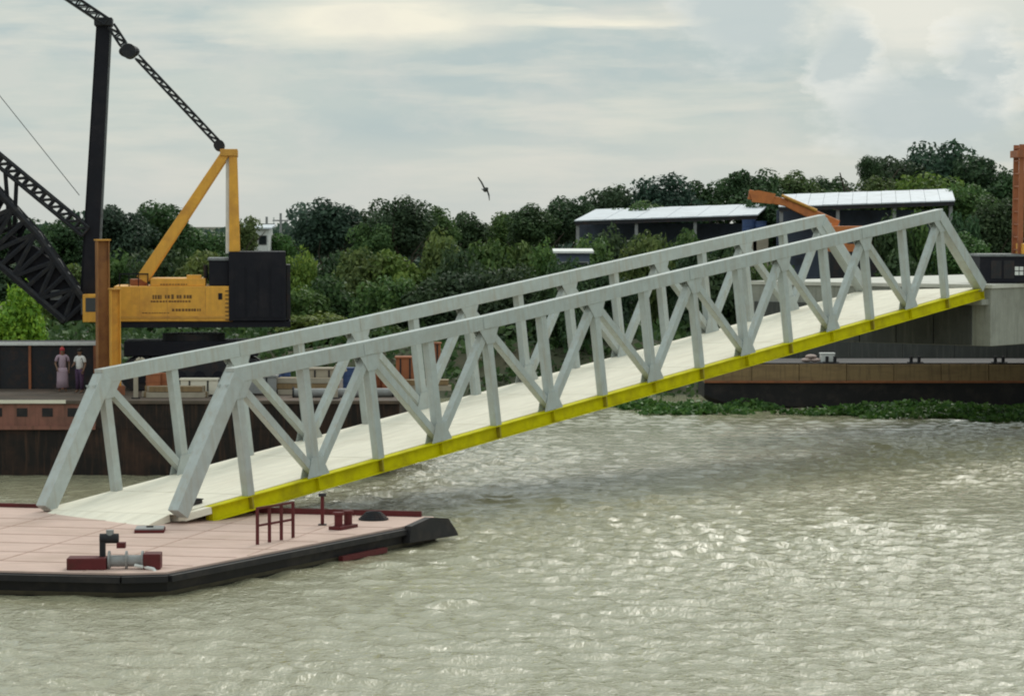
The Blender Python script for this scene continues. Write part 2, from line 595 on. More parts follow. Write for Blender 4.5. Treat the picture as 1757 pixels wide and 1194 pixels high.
xs = [-900, -400, -150] + [-80 + 2.5 * i for i in range(65)] + [150, 400, 900]
ys = [149 + 1.0 * i for i in range(20)] + [172, 180, 195, 220, 260, 330, 500, 900, 1800, 3500]
mb = MB()
mb.add([(x, y, bank_height(x, y)) for y in ys for x in xs],
       [(j * len(xs) + i, j * len(xs) + i + 1, (j + 1) * len(xs) + i + 1, (j + 1) * len(xs) + i) for j in range(len(ys) - 1) for i in range(len(xs) - 1)])
tag(mb.build('river_bank', ground_material(), smooth=True), kind='structure')

# ------------------------------------------------------------------ the gangway bridge
PANEL, NP, HT, WD = 3.0, 16, 3.484, 5.75
TH, SL, HEEL = 0.898, 0.121, -0.039
ax = Vector((math.cos(TH) * math.cos(SL), math.sin(TH) * math.cos(SL), math.sin(SL)))
up0 = Vector((-math.cos(TH) * math.sin(SL), -math.sin(TH) * math.sin(SL), math.cos(SL)))
cr0 = Vector((-math.sin(TH), math.cos(TH), 0))
cr = cr0 * math.cos(HEEL) + up0 * math.sin(HEEL)
upv = up0 * math.cos(HEEL) - cr0 * math.sin(HEEL)
B0 = Vector((-9.814, 82.979, CAM_Z - 8.617))
bridge = thing('gangway_bridge', 'long grey truss gangway with cream deck and yellow edge girder sloping up from the pontoon', 'bridge', B0)
bridge.rotation_mode = 'QUATERNION'
bridge.rotation_quaternion = Matrix((ax, cr, upv)).transposed().to_quaternion()


def build_truss(t, out):
    """one side truss at cross position t; 'out' = the side its outer face looks to (-1 near, +1 far)"""
    n = lambda i, h: Vector((PANEL * i, t, h))
    tp = lambda i: HT + 0.20 * max(0.0, (5 - i) / 4.0) ** 1.4
    nm = 'near' if out < 0 else 'far'
    # top chord in lengths butted at every second panel point, joint plates proud of them
    for a, b in ((1, 3), (3, 5), (5, 9), (9, 13), (13, 15)):
        MB().bar(n(a, tp(a)) + Vector((-0.16 if a == 1 else 0.004, 0, 0)), n(b, tp(b)) + Vector((0.16 if b == 15 else -0.004, 0, 0)), 0.36, 0.46).build('top_chord', M['truss'], bridge, bevel=0.015)
    for a in (3, 5, 9, 13):
        MB().box(PANEL * a - 0.3, PANEL * a + 0.3, t + out * 0.182, t + out * 0.200, tp(a) - 0.19, tp(a) + 0.19).build('splice_plate', M['truss'], bridge)
    MB().bar(n(0, 0.03), n(1, tp(1) - 0.06), 0.42, 0.50, up=(-1, 0, 0.6)).build('end_post', M['truss'], bridge, bevel=0.015)
    MB().bar(n(16, 0.03), n(15, tp(15) - 0.06), 0.42, 0.50, up=(1, 0, 0.6)).build('end_post', M['truss'], bridge, bevel=0.015)
    for i in range(1, NP):
        MB().bar(n(i, 0.0), n(i, tp(i) - 0.2), 0.27, 0.29, up=(1, 0, 0)).build('vertical', M['truss'], bridge, bevel=0.01)
    for i in range(1, NP - 1):
        a, b = (n(i, tp(i) - 0.22), n(i + 1, 0.06)) if i % 2 else (n(i, 0.06), n(i + 1, tp(i + 1) - 0.22))
        d = (b - a).normalized()
        MB().bar(a + d * 0.16, b - d * 0.16, 0.24, 0.27, up=(0, 1, 0)).build('diagonal', M['truss'], bridge, bevel=0.01)
    for i in range(1, NP):           # gusset plates, proud of the members on both faces
        w = 0.62 if i in (1, 15) else 0.5
        for s in (-1, 1):
            y0 = t + s * 0.148
            y1 = t + s * 0.164
            top = tp(i)
            if i % 2:
                ring = [(PANEL * i - w, y0, top - 0.21), (PANEL * i + w, y0, top - 0.21), (PANEL * i + 0.2, y0, top - 0.72), (PANEL * i - 0.2, y0, top - 0.72)]
            else:
                ring = [(PANEL * i - w, y0, 0.02), (PANEL * i + w, y0, 0.02), (PANEL * i + 0.22, y0, 0.62), (PANEL * i - 0.22, y0, 0.62)]
            MB().prism(ring, (0, y1 - y0, 0)).build('gusset_plate', M['truss'], bridge)
    # edge girder: web, flanges, stiffeners
    g = MB()
    g.box(1.25, 48.0, t - 0.012, t + 0.012, -0.42, -0.03)
    g.box(1.25, 48.0, t - 0.17, t + 0.17, -0.03, 0.0)
    g.box(1.25, 48.0, t - 0.17, t + 0.17, -0.45, -0.42)
    MB().box(0.15, 1.247, t - 0.15, t + 0.15, -0.20, -0.002).build('end_plate', M['cream'], bridge)
    go = g.build('edge_girder', M['yellow'], bridge)
    for i in range(0, NP + 1):
        odd = i % 2
        x = PANEL * i + (1.28 if i == 0 else 0) - (0.02 if i == NP else 0)
        MB().box(x - (0.03 if odd else 0.012), x + (0.03 if odd else 0.012), t - (0.166 if odd else 0.15), t + (0.166 if odd else 0.15), -0.418, -0.032).build('stiffener', M['seam'] if odd else M['yellow'], go)


build_truss(0.0, -1)
build_truss(WD, 1)
for i in range(NP):                  # deck plates, one per panel, narrow joints
    MB().box(PANEL * i + 0.012, PANEL * (i + 1) - 0.012, 0.18, WD + 0.185, 0.003, 0.024 + (0.003 if i % 2 else 0)).build('deck_plate', M['cream'], bridge)
for i in range(NP + 1):
    x = min(max(PANEL * i, 0.3), 47.8)
    MB().box(x - 0.06, x + 0.06, 0.18, WD - 0.18, -0.40 if i else -0.24, -0.065).build('floor_beam', M['yellow'] if i else M['cream'], bridge)
MB().add([(-0.9, 0.35, -0.12), (0.0, 0.35, 0.02), (0.0, WD - 0.35, 0.02), (-0.9, WD - 0.35, -0.12), (-0.9, 0.35, -0.26), (0.0, 0.35, -0.20), (0.0, WD - 0.35, -0.20), (-0.9, WD - 0.35, -0.26)],
         [(0, 1, 2, 3), (7, 6, 5, 4), (0, 4, 5, 1), (1, 5, 6, 2), (2, 6, 7, 3), (3, 7, 4, 0)]).build('ramp_flap', M['cream'], bridge)

# small black box standing on the bridge deck by the near end post
bp_ = B0 + ax * 1.35 + cr * 0.75
t = thing('cable_box', 'small black box on the cream deck at the foot of the grey gangway', 'box', bp_, TH)
MB().box(-0.28, 0.28, -0.16, 0.16, 0.0, 0.17).build('case', M['iron'], t, bevel=0.02)
MB().box(-0.30, 0.30, -0.18, 0.18, 0.17, 0.20).build('lid', M['navy'], t)

# ------------------------------------------------------------------ the pontoon
PZ = 0.62
def on_deck(u, v, z=PZ):
    d = (CAM_Z - z) * F_PX / (v - HOR)
    p = at(u, v, d)
    return p
A1, A2, Bc = on_deck(205, 986), on_deck(285, 984), on_deck(752, 893)
edge_dir = (Bc - A2).normalized()
back_dir = Vector((-edge_dir.y, edge_dir.x, 0))
Bk = Bc + back_dir * 1.0
left_dir = Vector((-0.985, 0.17, 0)).normalized()
Lf = A1 + left_dir * 16.0
BL = on_deck(0, 869) + (on_deck(0, 869) - on_deck(752, 886)).normalized() * 9.0
ring = [Lf, A1, A2, Bc, on_deck(748, 887), BL]
ctr = sum(ring, Vector()) / len(ring)
pontoon = thing('pontoon', 'flat landing pontoon with pink deck and black hull under the foot of the gangway', 'pontoon', (ctr.x, ctr.y, 0))
rl = [Vector((p.x - ctr.x, p.y - ctr.y, 0)) for p in ring]


def inset(pts, k):
    c = sum(pts, Vector()) / len(pts)
    return [p + (c - p).normalized() * k for p in pts]


mb = MB()
zs = [(-0.9, 0.9), (-0.25, 0.30), (0.10, 0.08), (0.40, 0.0), (PZ - 0.05, 0.0)]
mb.loft([[Vector((p.x, p.y, z)) for p in inset(rl, k)] for z, k in zs])
mb.build('hull', M['black'], pontoon)
mb = MB()
mb.loft([[Vector((p.x, p.y, z)) for p in inset(rl, k)] for z, k in ((PZ - 0.047, 0.10), (PZ, 0.10))])
mb.build('deck', M['pink'], pontoon)
def clip(p, d):
    lo, hi = -99.0, 99.0
    poly = inset(rl, 0.25)
    for k in range(len(poly)):
        a, b = poly[k], poly[(k + 1) % len(poly)]
        e = b - a
        nn = Vector((-e.y, e.x, 0))
        num, den = nn.dot(a - p), nn.dot(d)
        if abs(den) < 1e-6:
            continue
        tt = num / den
        if den > 0:
            lo = max(lo, tt)
        else:
            hi = min(hi, tt)
    return lo, hi


wd = (rl[4] - rl[5]).normalized()
wn = Vector((wd.y, -wd.x, 0))
for base, d, spread in ((wn, wd, [-4.5, -2.5, -0.5, 1.5, 3.5, 5.5]), (wd, wn, [-9, -6, -3, 0, 3, 6, 9])):
    for q_ in spread:
        lo, hi = clip(base * q_, d)
        if hi - lo > 1.0:
            a, b = base * q_ + d * lo, base * q_ + d * hi
            MB().bar(a + Vector((0, 0, PZ + 0.004)), b + Vector((0, 0, PZ + 0.004)), 0.045, 0.012).build('weld_seam', M['weld'], pontoon)
mb = MB()
mb.loft([[Vector((p.x, p.y, z)) for p in inset(rl, k)] for z, k in ((0.02, 0.10), (0.13, 0.045))], caps=False)
mb.build('waterline_band', M['scum'], pontoon)
mb = MB()                             # rubbing strake round the top of the hull
n = len(rl)
for k in range(n - 2):
    p, q = rl[k], rl[k + 1]
    d = (q - p).normalized()
    o = Vector((d.y, -d.x, 0)) * 0.07
    mb.bar(p + o + Vector((0, 0, PZ - 0.15)), q + o + Vector((0, 0, PZ - 0.15)), 0.14, 0.16)
mb.build('fender_strip', M['black'], pontoon)
p, q = rl[5], rl[4]                   # low kerb along the back edge, broken at the gangway
back = (q - p).normalized()
bridge_t0 = ((at(75, 875, 87) - ctr) - p).dot(back)
L_all = (q - p).length
inn = Vector((back.y, -back.x, 0))
for a, b in ((0, bridge_t0 - 0.4), (bridge_t0 + 5.2, L_all - 0.4)):
    pa, pb = p + back * a + inn * 0.22, p + back * b + inn * 0.22
    hk = 0.12 if a == 0 else 0.17
    MB().bar(pa + Vector((0, 0, PZ + hk / 2)), pb + Vector((0, 0, PZ + hk / 2)), 0.10, hk).build('kerb' if a == 0 else 'bulwark', M['maroon'], pontoon)
nrm0 = Vector((edge_dir.y, -edge_dir.x, 0))
c0 = Bc - ctr
mb = MB()                             # worn dark timber fender that tapers to a low point past the corner
mb.prism([c0 - edge_dir * 2.2 + nrm0 * 0.02 + Vector((0, 0, 0.16)), c0 - edge_dir * 0.1 + nrm0 * 0.06 + Vector((0, 0, 0.12)), c0 + edge_dir * 0.75 + nrm0 * 0.05 + Vector((0, 0, 0.10)),
          c0 + edge_dir * 0.62 + nrm0 * 0.05 + Vector((0, 0, 0.26)), c0 + edge_dir * 0.12 + nrm0 * 0.05 + Vector((0, 0, PZ + 0.05)), c0 - edge_dir * 0.9 + nrm0 * 0.03 + Vector((0, 0, PZ + 0.17)), c0 - edge_dir * 2.1 + nrm0 * 0.03 + Vector((0, 0, PZ + 0.02))], nrm0 * 0.22)
mb.build('corner_fender', M['black'], pontoon)
MB().bar(c0 - edge_dir * 5.9 + nrm0 * 0.12 + Vector((0, 0, 0.08)), c0 - edge_dir * 3.4 + nrm0 * 0.12 + Vector((0, 0, 0.08)), 0.14, 0.15).build('side_fender', M['maroon'], pontoon)
for u, v, L_ in ((255, 913, 0.85),):
    hp = on_deck(u, v)
    t = thing('deck_hatch', 'low grey hatch cover lying on the middle of the pink pontoon deck', 'hatch', (hp.x, hp.y, PZ), R(4))
    MB().box(-0.42, 0.42, -0.45, 0.45, 0.002, 0.09).build('coaming', M['maroon'], t)
    MB().box(-0.40, 0.40, -0.43, 0.43, 0.09, 0.125).build('cover', M['grey'], t)
    MB().box(-0.10, 0.10, -0.06, -0.02, 0.125, 0.17).build('handle', M['iron'], t)

# anchor winch on the front edge of the pontoon
wp = on_deck(195, 978)
winch = thing('anchor_winch', 'maroon anchor winch with black motor and grey drum on the pontoon edge', 'winch', (wp.x, wp.y, PZ), R(2))
MB().box(-1.22, -0.22, -0.22, 0.45, 0.0, 0.30).build('base_box', M['maroon'], winch, bevel=0.02)
MB().box(0.72, 1.16, -0.18, 0.45, 0.0, 0.40).build('base_box', M['maroon'], winch, bevel=0.02)
mb = MB()
mb.tube((-0.16, 0.1, 0.20), (0.66, 0.1, 0.20), 0.15, n=16)
mb.build('drum', M['grey'], winch, smooth=False)
for x in (-0.19, 0.25, 0.66):
    MB().tube((x, 0.1, 0.22), (x + 0.05, 0.1, 0.22), 0.24, n=18).build('flange', M['grey'], winch)
mb = MB()
mb.box(-0.42, -0.28, 0.15, 0.35, 0.30, 0.74)
mb.tube((-0.42, 0.25, 0.76), (0.06, 0.25, 0.76), 0.13, n=14)
mb.build('motor', M['iron'], winch)
MB().tube((-0.16, 0.25, 0.82), (-0.16, 0.25, 0.98), 0.10, n=12).build('exhaust_cap', M['grey'], winch)
MB().box(0.02, 0.24, 0.1, 0.36, 0.52, 0.66).build('gear_case', M['maroon'], winch)
mb = MB()
mb.path([(0.50, -0.05, 0.10), (0.98, -0.22, 0.03), (1.04, -0.40, 0.0), (1.05, -0.52, -0.1), (1.05, -0.56, -0.84)], 0.045)
mb.build('rope', M['white'], winch)

# maroon guard rail and gear near the right of the deck
gp = on_deck(470, 930)
rail = thing('guard_rail', 'maroon post and rail frame standing on the right of the pontoon deck', 'railing', (gp.x, gp.y, PZ), math.atan2(edge_dir.y, edge_dir.x))
for x in (-0.9, -0.28, 0.34, 0.96):
    MB().bar((x, 0, 0), (x, 0, 0.98), 0.07, 0.07, up=(1, 0, 0)).build('post', M['maroon'], rail)
for z in (0.52, 1.0):
    MB().bar((-0.94, 0, z), (1.0, 0, z), 0.05, 0.06).build('rail', M['maroon'], rail)
p2 = on_deck(588, 908)
t = thing('mooring_bollard', 'maroon twin mooring bollard near the right corner of the pontoon deck', 'bollard', (p2.x, p2.y, PZ), math.atan2(edge_dir.y, edge_dir.x))
MB().box(-0.50, 0.50, -0.20, 0.20, 0.0, 0.10).build('base', M['maroon'], t, bevel=0.01)
for x in (-0.27, 0.27):
    b = MB()
    b.tube((x, 0, 0.1), (x, 0, 0.42), 0.12, n=14)
    b.tube((x, 0, 0.42), (x, 0, 0.50), 0.16, n=14)
    b.build('post', M['maroon'], t)
p3 = on_deck(552, 902)
t = thing('fire_post', 'slim dark maroon post between the guard rail and the bollard', 'post', (p3.x, p3.y, PZ))
MB().bar((0, 0, 0), (0, 0, 0.85), 0.10, 0.10, up=(1, 0, 0)).build('shaft', M['maroon'], t)
MB().box(-0.12, 0.12, -0.12, 0.12, 0.0, 0.03).build('foot_plate', M['iron'], t)
MB().box(-0.11, 0.11, -0.11, 0.11, 0.85, 0.93).build('cap', M['iron'], t)
p4 = on_deck(640, 893)
t = thing('mooring_rope', 'coil of dark rope lying near the right corner of the pontoon', 'rope', (p4.x, p4.y, PZ))
mb = MB()
for k in range(5):
    rr = 0.42 - 0.05 * k
    pts = [(rr * math.cos(a * math.pi / 9), rr * 0.9 * math.sin(a * math.pi / 9), 0.035 + 0.045 * k) for a in range(19)]
    mb.path(pts, 0.035, 5)
mb.build('coil', M['iron'], t)
# ------------------------------------------------------------------ crane barge on the left
BD = 2.8
by0, by1 = 106.0, 121.0
x_end = -4.2
barge = thing('crane_barge', 'rusty flat work barge with dark hull carrying the yellow crane', 'barge', (-17, 113.5, 0))
mb = MB()
secs = []
for x, rise in ((-30, 0), (x_end - 3.2, 0), (x_end - 1.0, 0.9), (x_end, 1.7)):
    zb = -0.8 + rise
    lx = x + 17
    y0, y1 = by0 - 113.5, by1 - 113.5
    secs.append([(lx, y0 + 0.35, zb), (lx, y0, zb + 0.6), (lx, y0, 1.75), (lx, y1, 1.75), (lx, y1, zb + 0.6), (lx, y1 - 0.35, zb)])
mb.loft(secs)
mb.build('lower_hull', M['hulldark'], barge)
y0, y1, xl, xr = by0 - 113.5, by1 - 113.5, -13.0, x_end + 17
MB().box(xl, 1.4, y0 - 0.02, y1 + 0.02, 1.75, BD - 0.12).build('upper_hull', M['hull'], barge)
MB().box(1.404, xr - 0.02, y0 - 0.016, y1 + 0.016, 1.754, BD - 0.124).build('side_plating', M['hulldark'], barge)
MB().box(xl, xr + 0.05, y0 - 0.10, y1 + 0.10, BD - 0.12, BD).build('deck', M['deckbrown'], barge)
MB().box(xl, 0.3, y0 - 0.13, y0 - 0.103, BD - 0.10, BD + 0.03).build('edge_rail', M['cream'], barge)
for k in range(14):
    x = xl + 5.0 + k * 0.95
    if x < 1.1:
        MB().box(x - 0.2, x + 0.2, y0 - 0.035, y0 - 0.022, 2.20, 2.52).build('scupper', M['black'], barge)
MB().box(xl, 1.4, y0 - 0.14, y0 - 0.022, 1.72, 1.86).build('rubbing_strake', M['hull'], barge)
for x, cover in ((-5.4, M['tan']), (6.6, M['grey'])):
    b = MB()
    for s in (-0.28, 0.28):
        b.tube((x + s, y0 + 0.7, BD), (x + s, y0 + 0.7, BD + 0.72), 0.17, n=12)
    b.box(x - 0.6, x + 0.6, y0 + 0.45, y0 + 0.95, BD, BD + 0.06)
    b.build('bollard', cover, barge)

# hold coaming behind the bollards (dark wall with a pale rail)
hold = thing('hatch_coaming', 'dark raised hold wall with a pale top rail at the left end of the barge', 'hold', (-21.5, 115, BD))
MB().box(-6, 5.2, -1.6, 3.0, 0, 1.75).build('wall', M['iron'], hold)
MB().box(-6, 5.3, -1.72, -1.45, 1.75, 1.86).build('top_rail', M['white'], hold)
for k in range(9):
    x = -5.6 + k * 1.3
    MB().box(x - 0.05, x + 0.05, -1.70, -1.602, 0.0, 1.748).build('stanchion', M['rust'], hold)

# ---- the crawler crane
CS = F_PX / 112.0
def X(u): return (u - 300) / CS
def Z(v): return CAM_Z - (v - HOR) / CS - BD
crane = thing('crawler_crane', 'yellow crawler crane with black engine house, dark boom and mast on the barge', 'crane', ((300 - 878.5) / CS, 112.0, BD), R(5))
m_, mn, ml = M['crane'], M['navy'], M['lattice']
for y in (0.1, 2.5):                   # tracks with shoes
    prof = []
    for a in range(-6, 7):
        prof.append((X(425) + 0.62 * math.cos(a * math.pi / 12), 0.66 + 0.62 * math.sin(a * math.pi / 12)))
    for a in range(6, 19):
        prof.append((X(232) + 0.62 * math.cos(a * math.pi / 12), 0.66 + 0.62 * math.sin(a * math.pi / 12)))
    tr = MB().prism([(px, y, pz) for px, pz in prof], (0, 0.8, 0)).build('track', M['iron'], crane)
    for k in range(14):
        x = X(236) + k * (X(421) - X(236)) / 13
        MB().box(x - 0.11, x + 0.11, y - 0.03, y + 0.83, 1.275, 1.33).build('track_shoe', M['iron'], tr)
    for k in range(6):
        x = X(245) + k * 0.74
        MB().tube((x, y - 0.05, 0.55), (x, y - 0.005, 0.55), 0.24, n=12).build('road_wheel', M['navy'], tr)
MB().box(X(212), X(442), 0.25, 2.95, 1.36, 1.95).build('carbody', M['navy'], crane, bevel=0.04)
MB().tube((X(330), 1.7, 1.95), (X(330), 1.7, 2.22), 1.25, n=24).build('slew_ring', M['iron'], crane)
MB().box(X(193), X(498), 0.0, 3.3, Z(562), Z(552)).build('turntable_frame', M['navy'], crane)
house = MB().box(X(196), X(400), -0.06, 3.2, Z(551.5), Z(491)).build('house', m_, crane, bevel=0.03)
MB().box(X(205), X(396), -0.085, -0.062, Z(546), Z(542)).build('sill_strip', M['pile'], house)
for u in (240, 287, 352):
    MB().box(X(u) - 0.012, X(u) + 0.012, -0.068, -0.061, Z(549), Z(495)).build('panel_joint', M['pile'], house)
MB().box(X(374), X(381), -0.075, -0.061, Z(514), Z(503)).build('vent', M['navy'], house)
MB().box(X(258), X(352), 0.1, 2.9, Z(491), Z(478)).build('upper_deck', m_, crane, bevel=0.02)
MB().box(X(320), X(345), 0.2, 0.7, Z(478), Z(472)).build('filler_cap', m_, crane)

rnd = random.Random(3)
for (u0, u1, v0, v1) in ((262, 280, 506, 513), (283, 292, 506, 512), (294, 300, 505, 513), (303, 312, 506, 512), (315, 330, 506, 512), (259, 328, 515.5, 518.5), (295, 344, 529.5, 534), (193, 208, 528.5, 534), (244, 290, 536, 537.5), (275, 322, 487, 489)):
    u = u0
    rows = MB()
    while u < u1 - 1.5:
        w = rnd.uniform(2.2, 4.6)
        rows.box(X(u), X(min(u + w, u1)), -0.066, -0.0605, Z(v1), Z(v0))
        u += w + rnd.uniform(0.8, 1.8)
    rows.build('faded_lettering', M['print'], house)
for u in (206, 222, 238, 254):
    MB().bar((X(u), 0.05, Z(491)), (X(u), 0.05, Z(470)), 0.04, 0.04, up=(1, 0, 0)).build('handrail_post', mn, crane)
MB().bar((X(205), 0.05, Z(470)), (X(255), 0.05, Z(470)), 0.04, 0.05).build('handrail', mn, crane)
MB().tube((X(352), 0.9, Z(478)), (X(352), 0.9, Z(455)), 0.09, n=10).build('exhaust_stack', M['iron'], crane)
MB().box(X(222), X(250), 0.9, 2.1, Z(491), Z(480)).build('winch_drum_guard', M['rust'], crane)
for k in range(8):
    MB().box(X(386), X(395), -0.10, -0.065, Z(549 - 7 * k), Z(549 - 7 * k) + 0.03).build('step', M['iron'], house)
# cab at the front
cab = MB().box(X(142), X(192), 0.35, 1.5, Z(553), Z(505)).build('cab', m_, crane, bevel=0.03)
MB().box(X(147), X(172), 0.335, 0.349, Z(535), Z(511)).build('window', M['glass'], cab)
MB().box(X(139), X(142) - 0.003, 0.45, 1.4, Z(540), Z(512)).build('windscreen', M['glass'], cab)
MB().box(X(172), X(189), 0.33, 0.349, Z(552), Z(508)).build('door', M['pile'], cab)
# engine house and counterweight
eng = MB().box(X(392), X(490), -0.1, 3.3, Z(551), Z(432)).build('engine_house', mn, crane, bevel=0.03)
MB().box(X(358), X(392) - 0.004, 0.1, 3.1, Z(490.5), Z(447)).build('engine_hood', mn, crane, bevel=0.02)
MB().box(X(356), X(392) - 0.005, 0.06, 3.14, Z(447), Z(443)).build('hood_edge', M['pipe'], crane)
for k in range(4):
    u = 402 + 21 * k
    MB().box(X(u), X(u + 17), -0.12, -0.101, Z(545), Z(458)).build('louvre_door', M['navy'], eng)
MB().box(X(491), X(498), 0.2, 3.0, Z(549), Z(455)).build('counterweight', M['iron'], crane)
# A-frame gantry: two sides
for y, col in ((0.25, m_), (2.55, m_)):
    MB().bar((X(243), y, Z(480)), (X(388), y, Z(262)), 0.26, 0.46, up=(1, 0, 0.65), h2=0.34).build('gantry_strut', col, crane, bevel=0.02)
    MB().bar((X(402), y, Z(432)), (X(400), y, Z(262)), 0.26, 0.42, up=(1, 0, 0), h2=0.30).build('gantry_leg', col, crane, bevel=0.02)
    MB().bar((X(390), y + 0.1, Z(435)), (X(391), y + 0.1, Z(268)), 0.12, 0.15, up=(1, 0, 0)).build('hoist_line', M['white'], crane)
MB().box(X(378), X(408), 0.05, 2.75, Z(268), Z(256)).build('gantry_head', M['pile'], crane, bevel=0.02)
MB().tube((X(376), 0.6, Z(249)), (X(376), 2.2, Z(249)), 0.22, n=16).build('sheave', M['iron'], crane)
# mast
mast_lo, mast_hi = Vector((X(149), 1.4, Z(545))), Vector((X(180), 1.4, Z(36)))
MB().bar(mast_lo, mast_hi, 0.7, 0.58, up=(1, 0, 0), w2=0.55, h2=0.46).build('mast', mn, crane, bevel=0.02)
md = (mast_hi - mast_lo)
for s in (-1, 1):
    MB().bar(mast_lo + Vector((s * 0.335, -0.1, 0)) + md * 0.02, mast_hi + Vector((s * 0.27, -0.1, 0)), 0.09, 0.09, up=(1, 0, 0)).build('mast_rail', M['pipe'] if s > 0 else mn, crane)
MB().box(X(163), X(194), 0.9, 1.9, Z(44), Z(30)).build('mast_head', ml, crane, bevel=0.03)


def ladder(mb, p, q, gap, r, step, up=(0, 0, 1), cross=False):
    p, q = Vector(p), Vector(q)
    d = (q - p).normalized()
    u = (Vector(up) - d * Vector(up).dot(d)).normalized()
    a, b = u * gap * .5, -u * gap * .5
    mb.tube(p + a, q + a, r, n=6)
    mb.tube(p + b, q + b, r, n=6)
    n = max(2, int((q - p).length / step))
    for k in range(n):
        c0, c1 = p + (q - p) * (k / n), p + (q - p) * ((k + 1) / n)
        mb.tube(c0 + a, c1 + b, r * .8, n=5)
        mb.tube(c0 + a, c0 + b, r * .8, n=5)


# pendant lines from the gantry over the mast head and on, out of the picture
for y in (0.9, 1.9):
    mb = MB()
    ladder(mb, (X(373), y, Z(243)), (X(236), y, Z(97)), 0.20, 0.045, 0.42)
    ladder(mb, (X(212), y, Z(75)), (X(192), y, Z(44)), 0.26, 0.05, 0.36)
    ladder(mb, (X(184), y, Z(37)), (X(20), y, Z(-72)), 0.30, 0.05, 0.42)
    mb.build('pendant_line', M['pipe'] if y > 1 else ml, crane)
mb = MB()
mb.ball((X(222), 1.4, Z(87)), 0.42, 0.6, 0.26)
mb.tube((X(222), 0.7, Z(87)), (X(222), 2.1, Z(87)), 0.28, n=16)
mb.build('equaliser_block', ml, crane)


def lattice(mb, p, q, w0, w1, depth, r, bays, upd):
    """four-chord lattice boom"""
    p, q = Vector(p), Vector(q)
    d = (q - p).normalized()
    u = (Vector(upd) - d * Vector(upd).dot(d)).normalized()
    s = d.cross(u)
    C = []
    for k in range(bays + 1):
        f = k / bays
        c = p + (q - p) * f
        w = w0 + (w1 - w0) * min(1, f * 3)
        C.append([c + u * (w * .5 * i) + s * (depth * .5 * j) for i, j in ((1, 1), (1, -1), (-1, -1), (-1, 1))])
    for k in range(bays):
        for e in range(4):
            mb.tube(C[k][e], C[k + 1][e], r, n=6)
            a, b = (e, (e + 1) % 4) if k % 2 else ((e + 1) % 4, e)
            mb.tube(C[k][a], C[k + 1][b], r * .7, n=5)
            mb.tube(C[k][e], C[k][(e + 1) % 4], r * .7, n=5)


mb = MB()
lattice(mb, (X(128), 1.4, Z(535)), (X(-160), 1.4, Z(215)), 1.1, 1.9, 1.5, 0.15, 15, (1, 0, 0.8))
mb.build('boom', ml, crane)
MB().prism([(X(u), 0.85, Z(v)) for u, v in ((16, 402), (62, 425), (112, 470), (140, 520), (140, 550), (104, 553), (58, 497), (24, 445))], (0, 1.1, 0)).build('boom_foot', mn, crane)
for y in (0.9, 1.9):
    mb = MB()
    ladder(mb, (X(146), y, Z(398)), (X(-60), y, Z(226)), 0.42, 0.07, 0.42)
    mb.build('jib_backstay', ml, crane)
mb = MB()
mb.tube((X(135), 1.4, Z(335)), (X(-70), 1.4, Z(75)), 0.018, n=5)
mb.build('hoist_rope', M['pipe'], crane)
for u0, v0, u1, v1 in ((28, 300, 22, 420), (8, 290, 18, 430)):
    MB().bar((X(u0), 1.4, Z(v0)), (X(u1), 1.4, Z(v1)), 0.12, 0.16, up=(1, 0, 0)).build('lattice_tie', ml, crane)
mb = MB()
mb.box(X(86), X(106), 0.75, 0.84, Z(515), Z(498))
mb.build('boom_plate', M['pipe'], crane)

# two spud piles in front of the crane
def spud(u, v, d, w, label, m):
    p = at(u, v, d)
    t = thing('spud_pile', label, 'pile', (p.x, d, BD), R(20), 'spud piles beside the crane')
    h = p.z - BD
    mb = MB()
    mb.box(-w / 2, w / 2, -0.012, 0.012, 0, h)
    for s in (-1, 1):
        mb.box(s * w / 2 - 0.02, s * w / 2 + 0.02, -w / 2, w / 2, 0, h)
    mb.build('column', m, t)
    MB().box(-w / 2 - 0.06, w / 2 + 0.06, -w / 2 - 0.05, w / 2 + 0.05, h, h + 0.06).build('cap_plate', M['pile'], t)
    MB().box(-w / 2 - 0.14, w / 2 + 0.14, -w / 2 - 0.14, w / 2 + 0.14, 0.0, 0.35).build('guide_collar', M['rust'], t)


spud(176, 413, 110.6, 0.44, 'taller brown orange steel pile left of the yellow crane house', M['pilebrown'])
spud(197, 497, 109.6, 0.34, 'shorter yellow steel pile in front of the crane house', M['crane'])

# loose cargo along the barge, seen through the truss
def crate(u, v, d, w, h, dep, m, name, label, cat, rz=0.0):
    p = at(u, v, d)
    t = thing(name, label, cat, (p.x, d, BD), rz)
    MB().box(-w / 2, w / 2, 0, dep, 0.06, h).build('body', m, t, bevel=0.02)
    MB().box(-w / 2 - 0.04, w / 2 + 0.04, -0.04, dep + 0.04, h, h + 0.06).build('lid', m, t)
    for x in (-w * .35, w * .35):
        MB().box(x - 0.07, x + 0.07, 0.02, dep - 0.02, 0.0, 0.06).build('skid', M['iron'], t)
    for x in (-w * .25, w * .25):
        MB().box(x - 0.03, x + 0.03, -0.025, 0.0, 0.1, h - 0.02).build('batten', M['iron'], t)


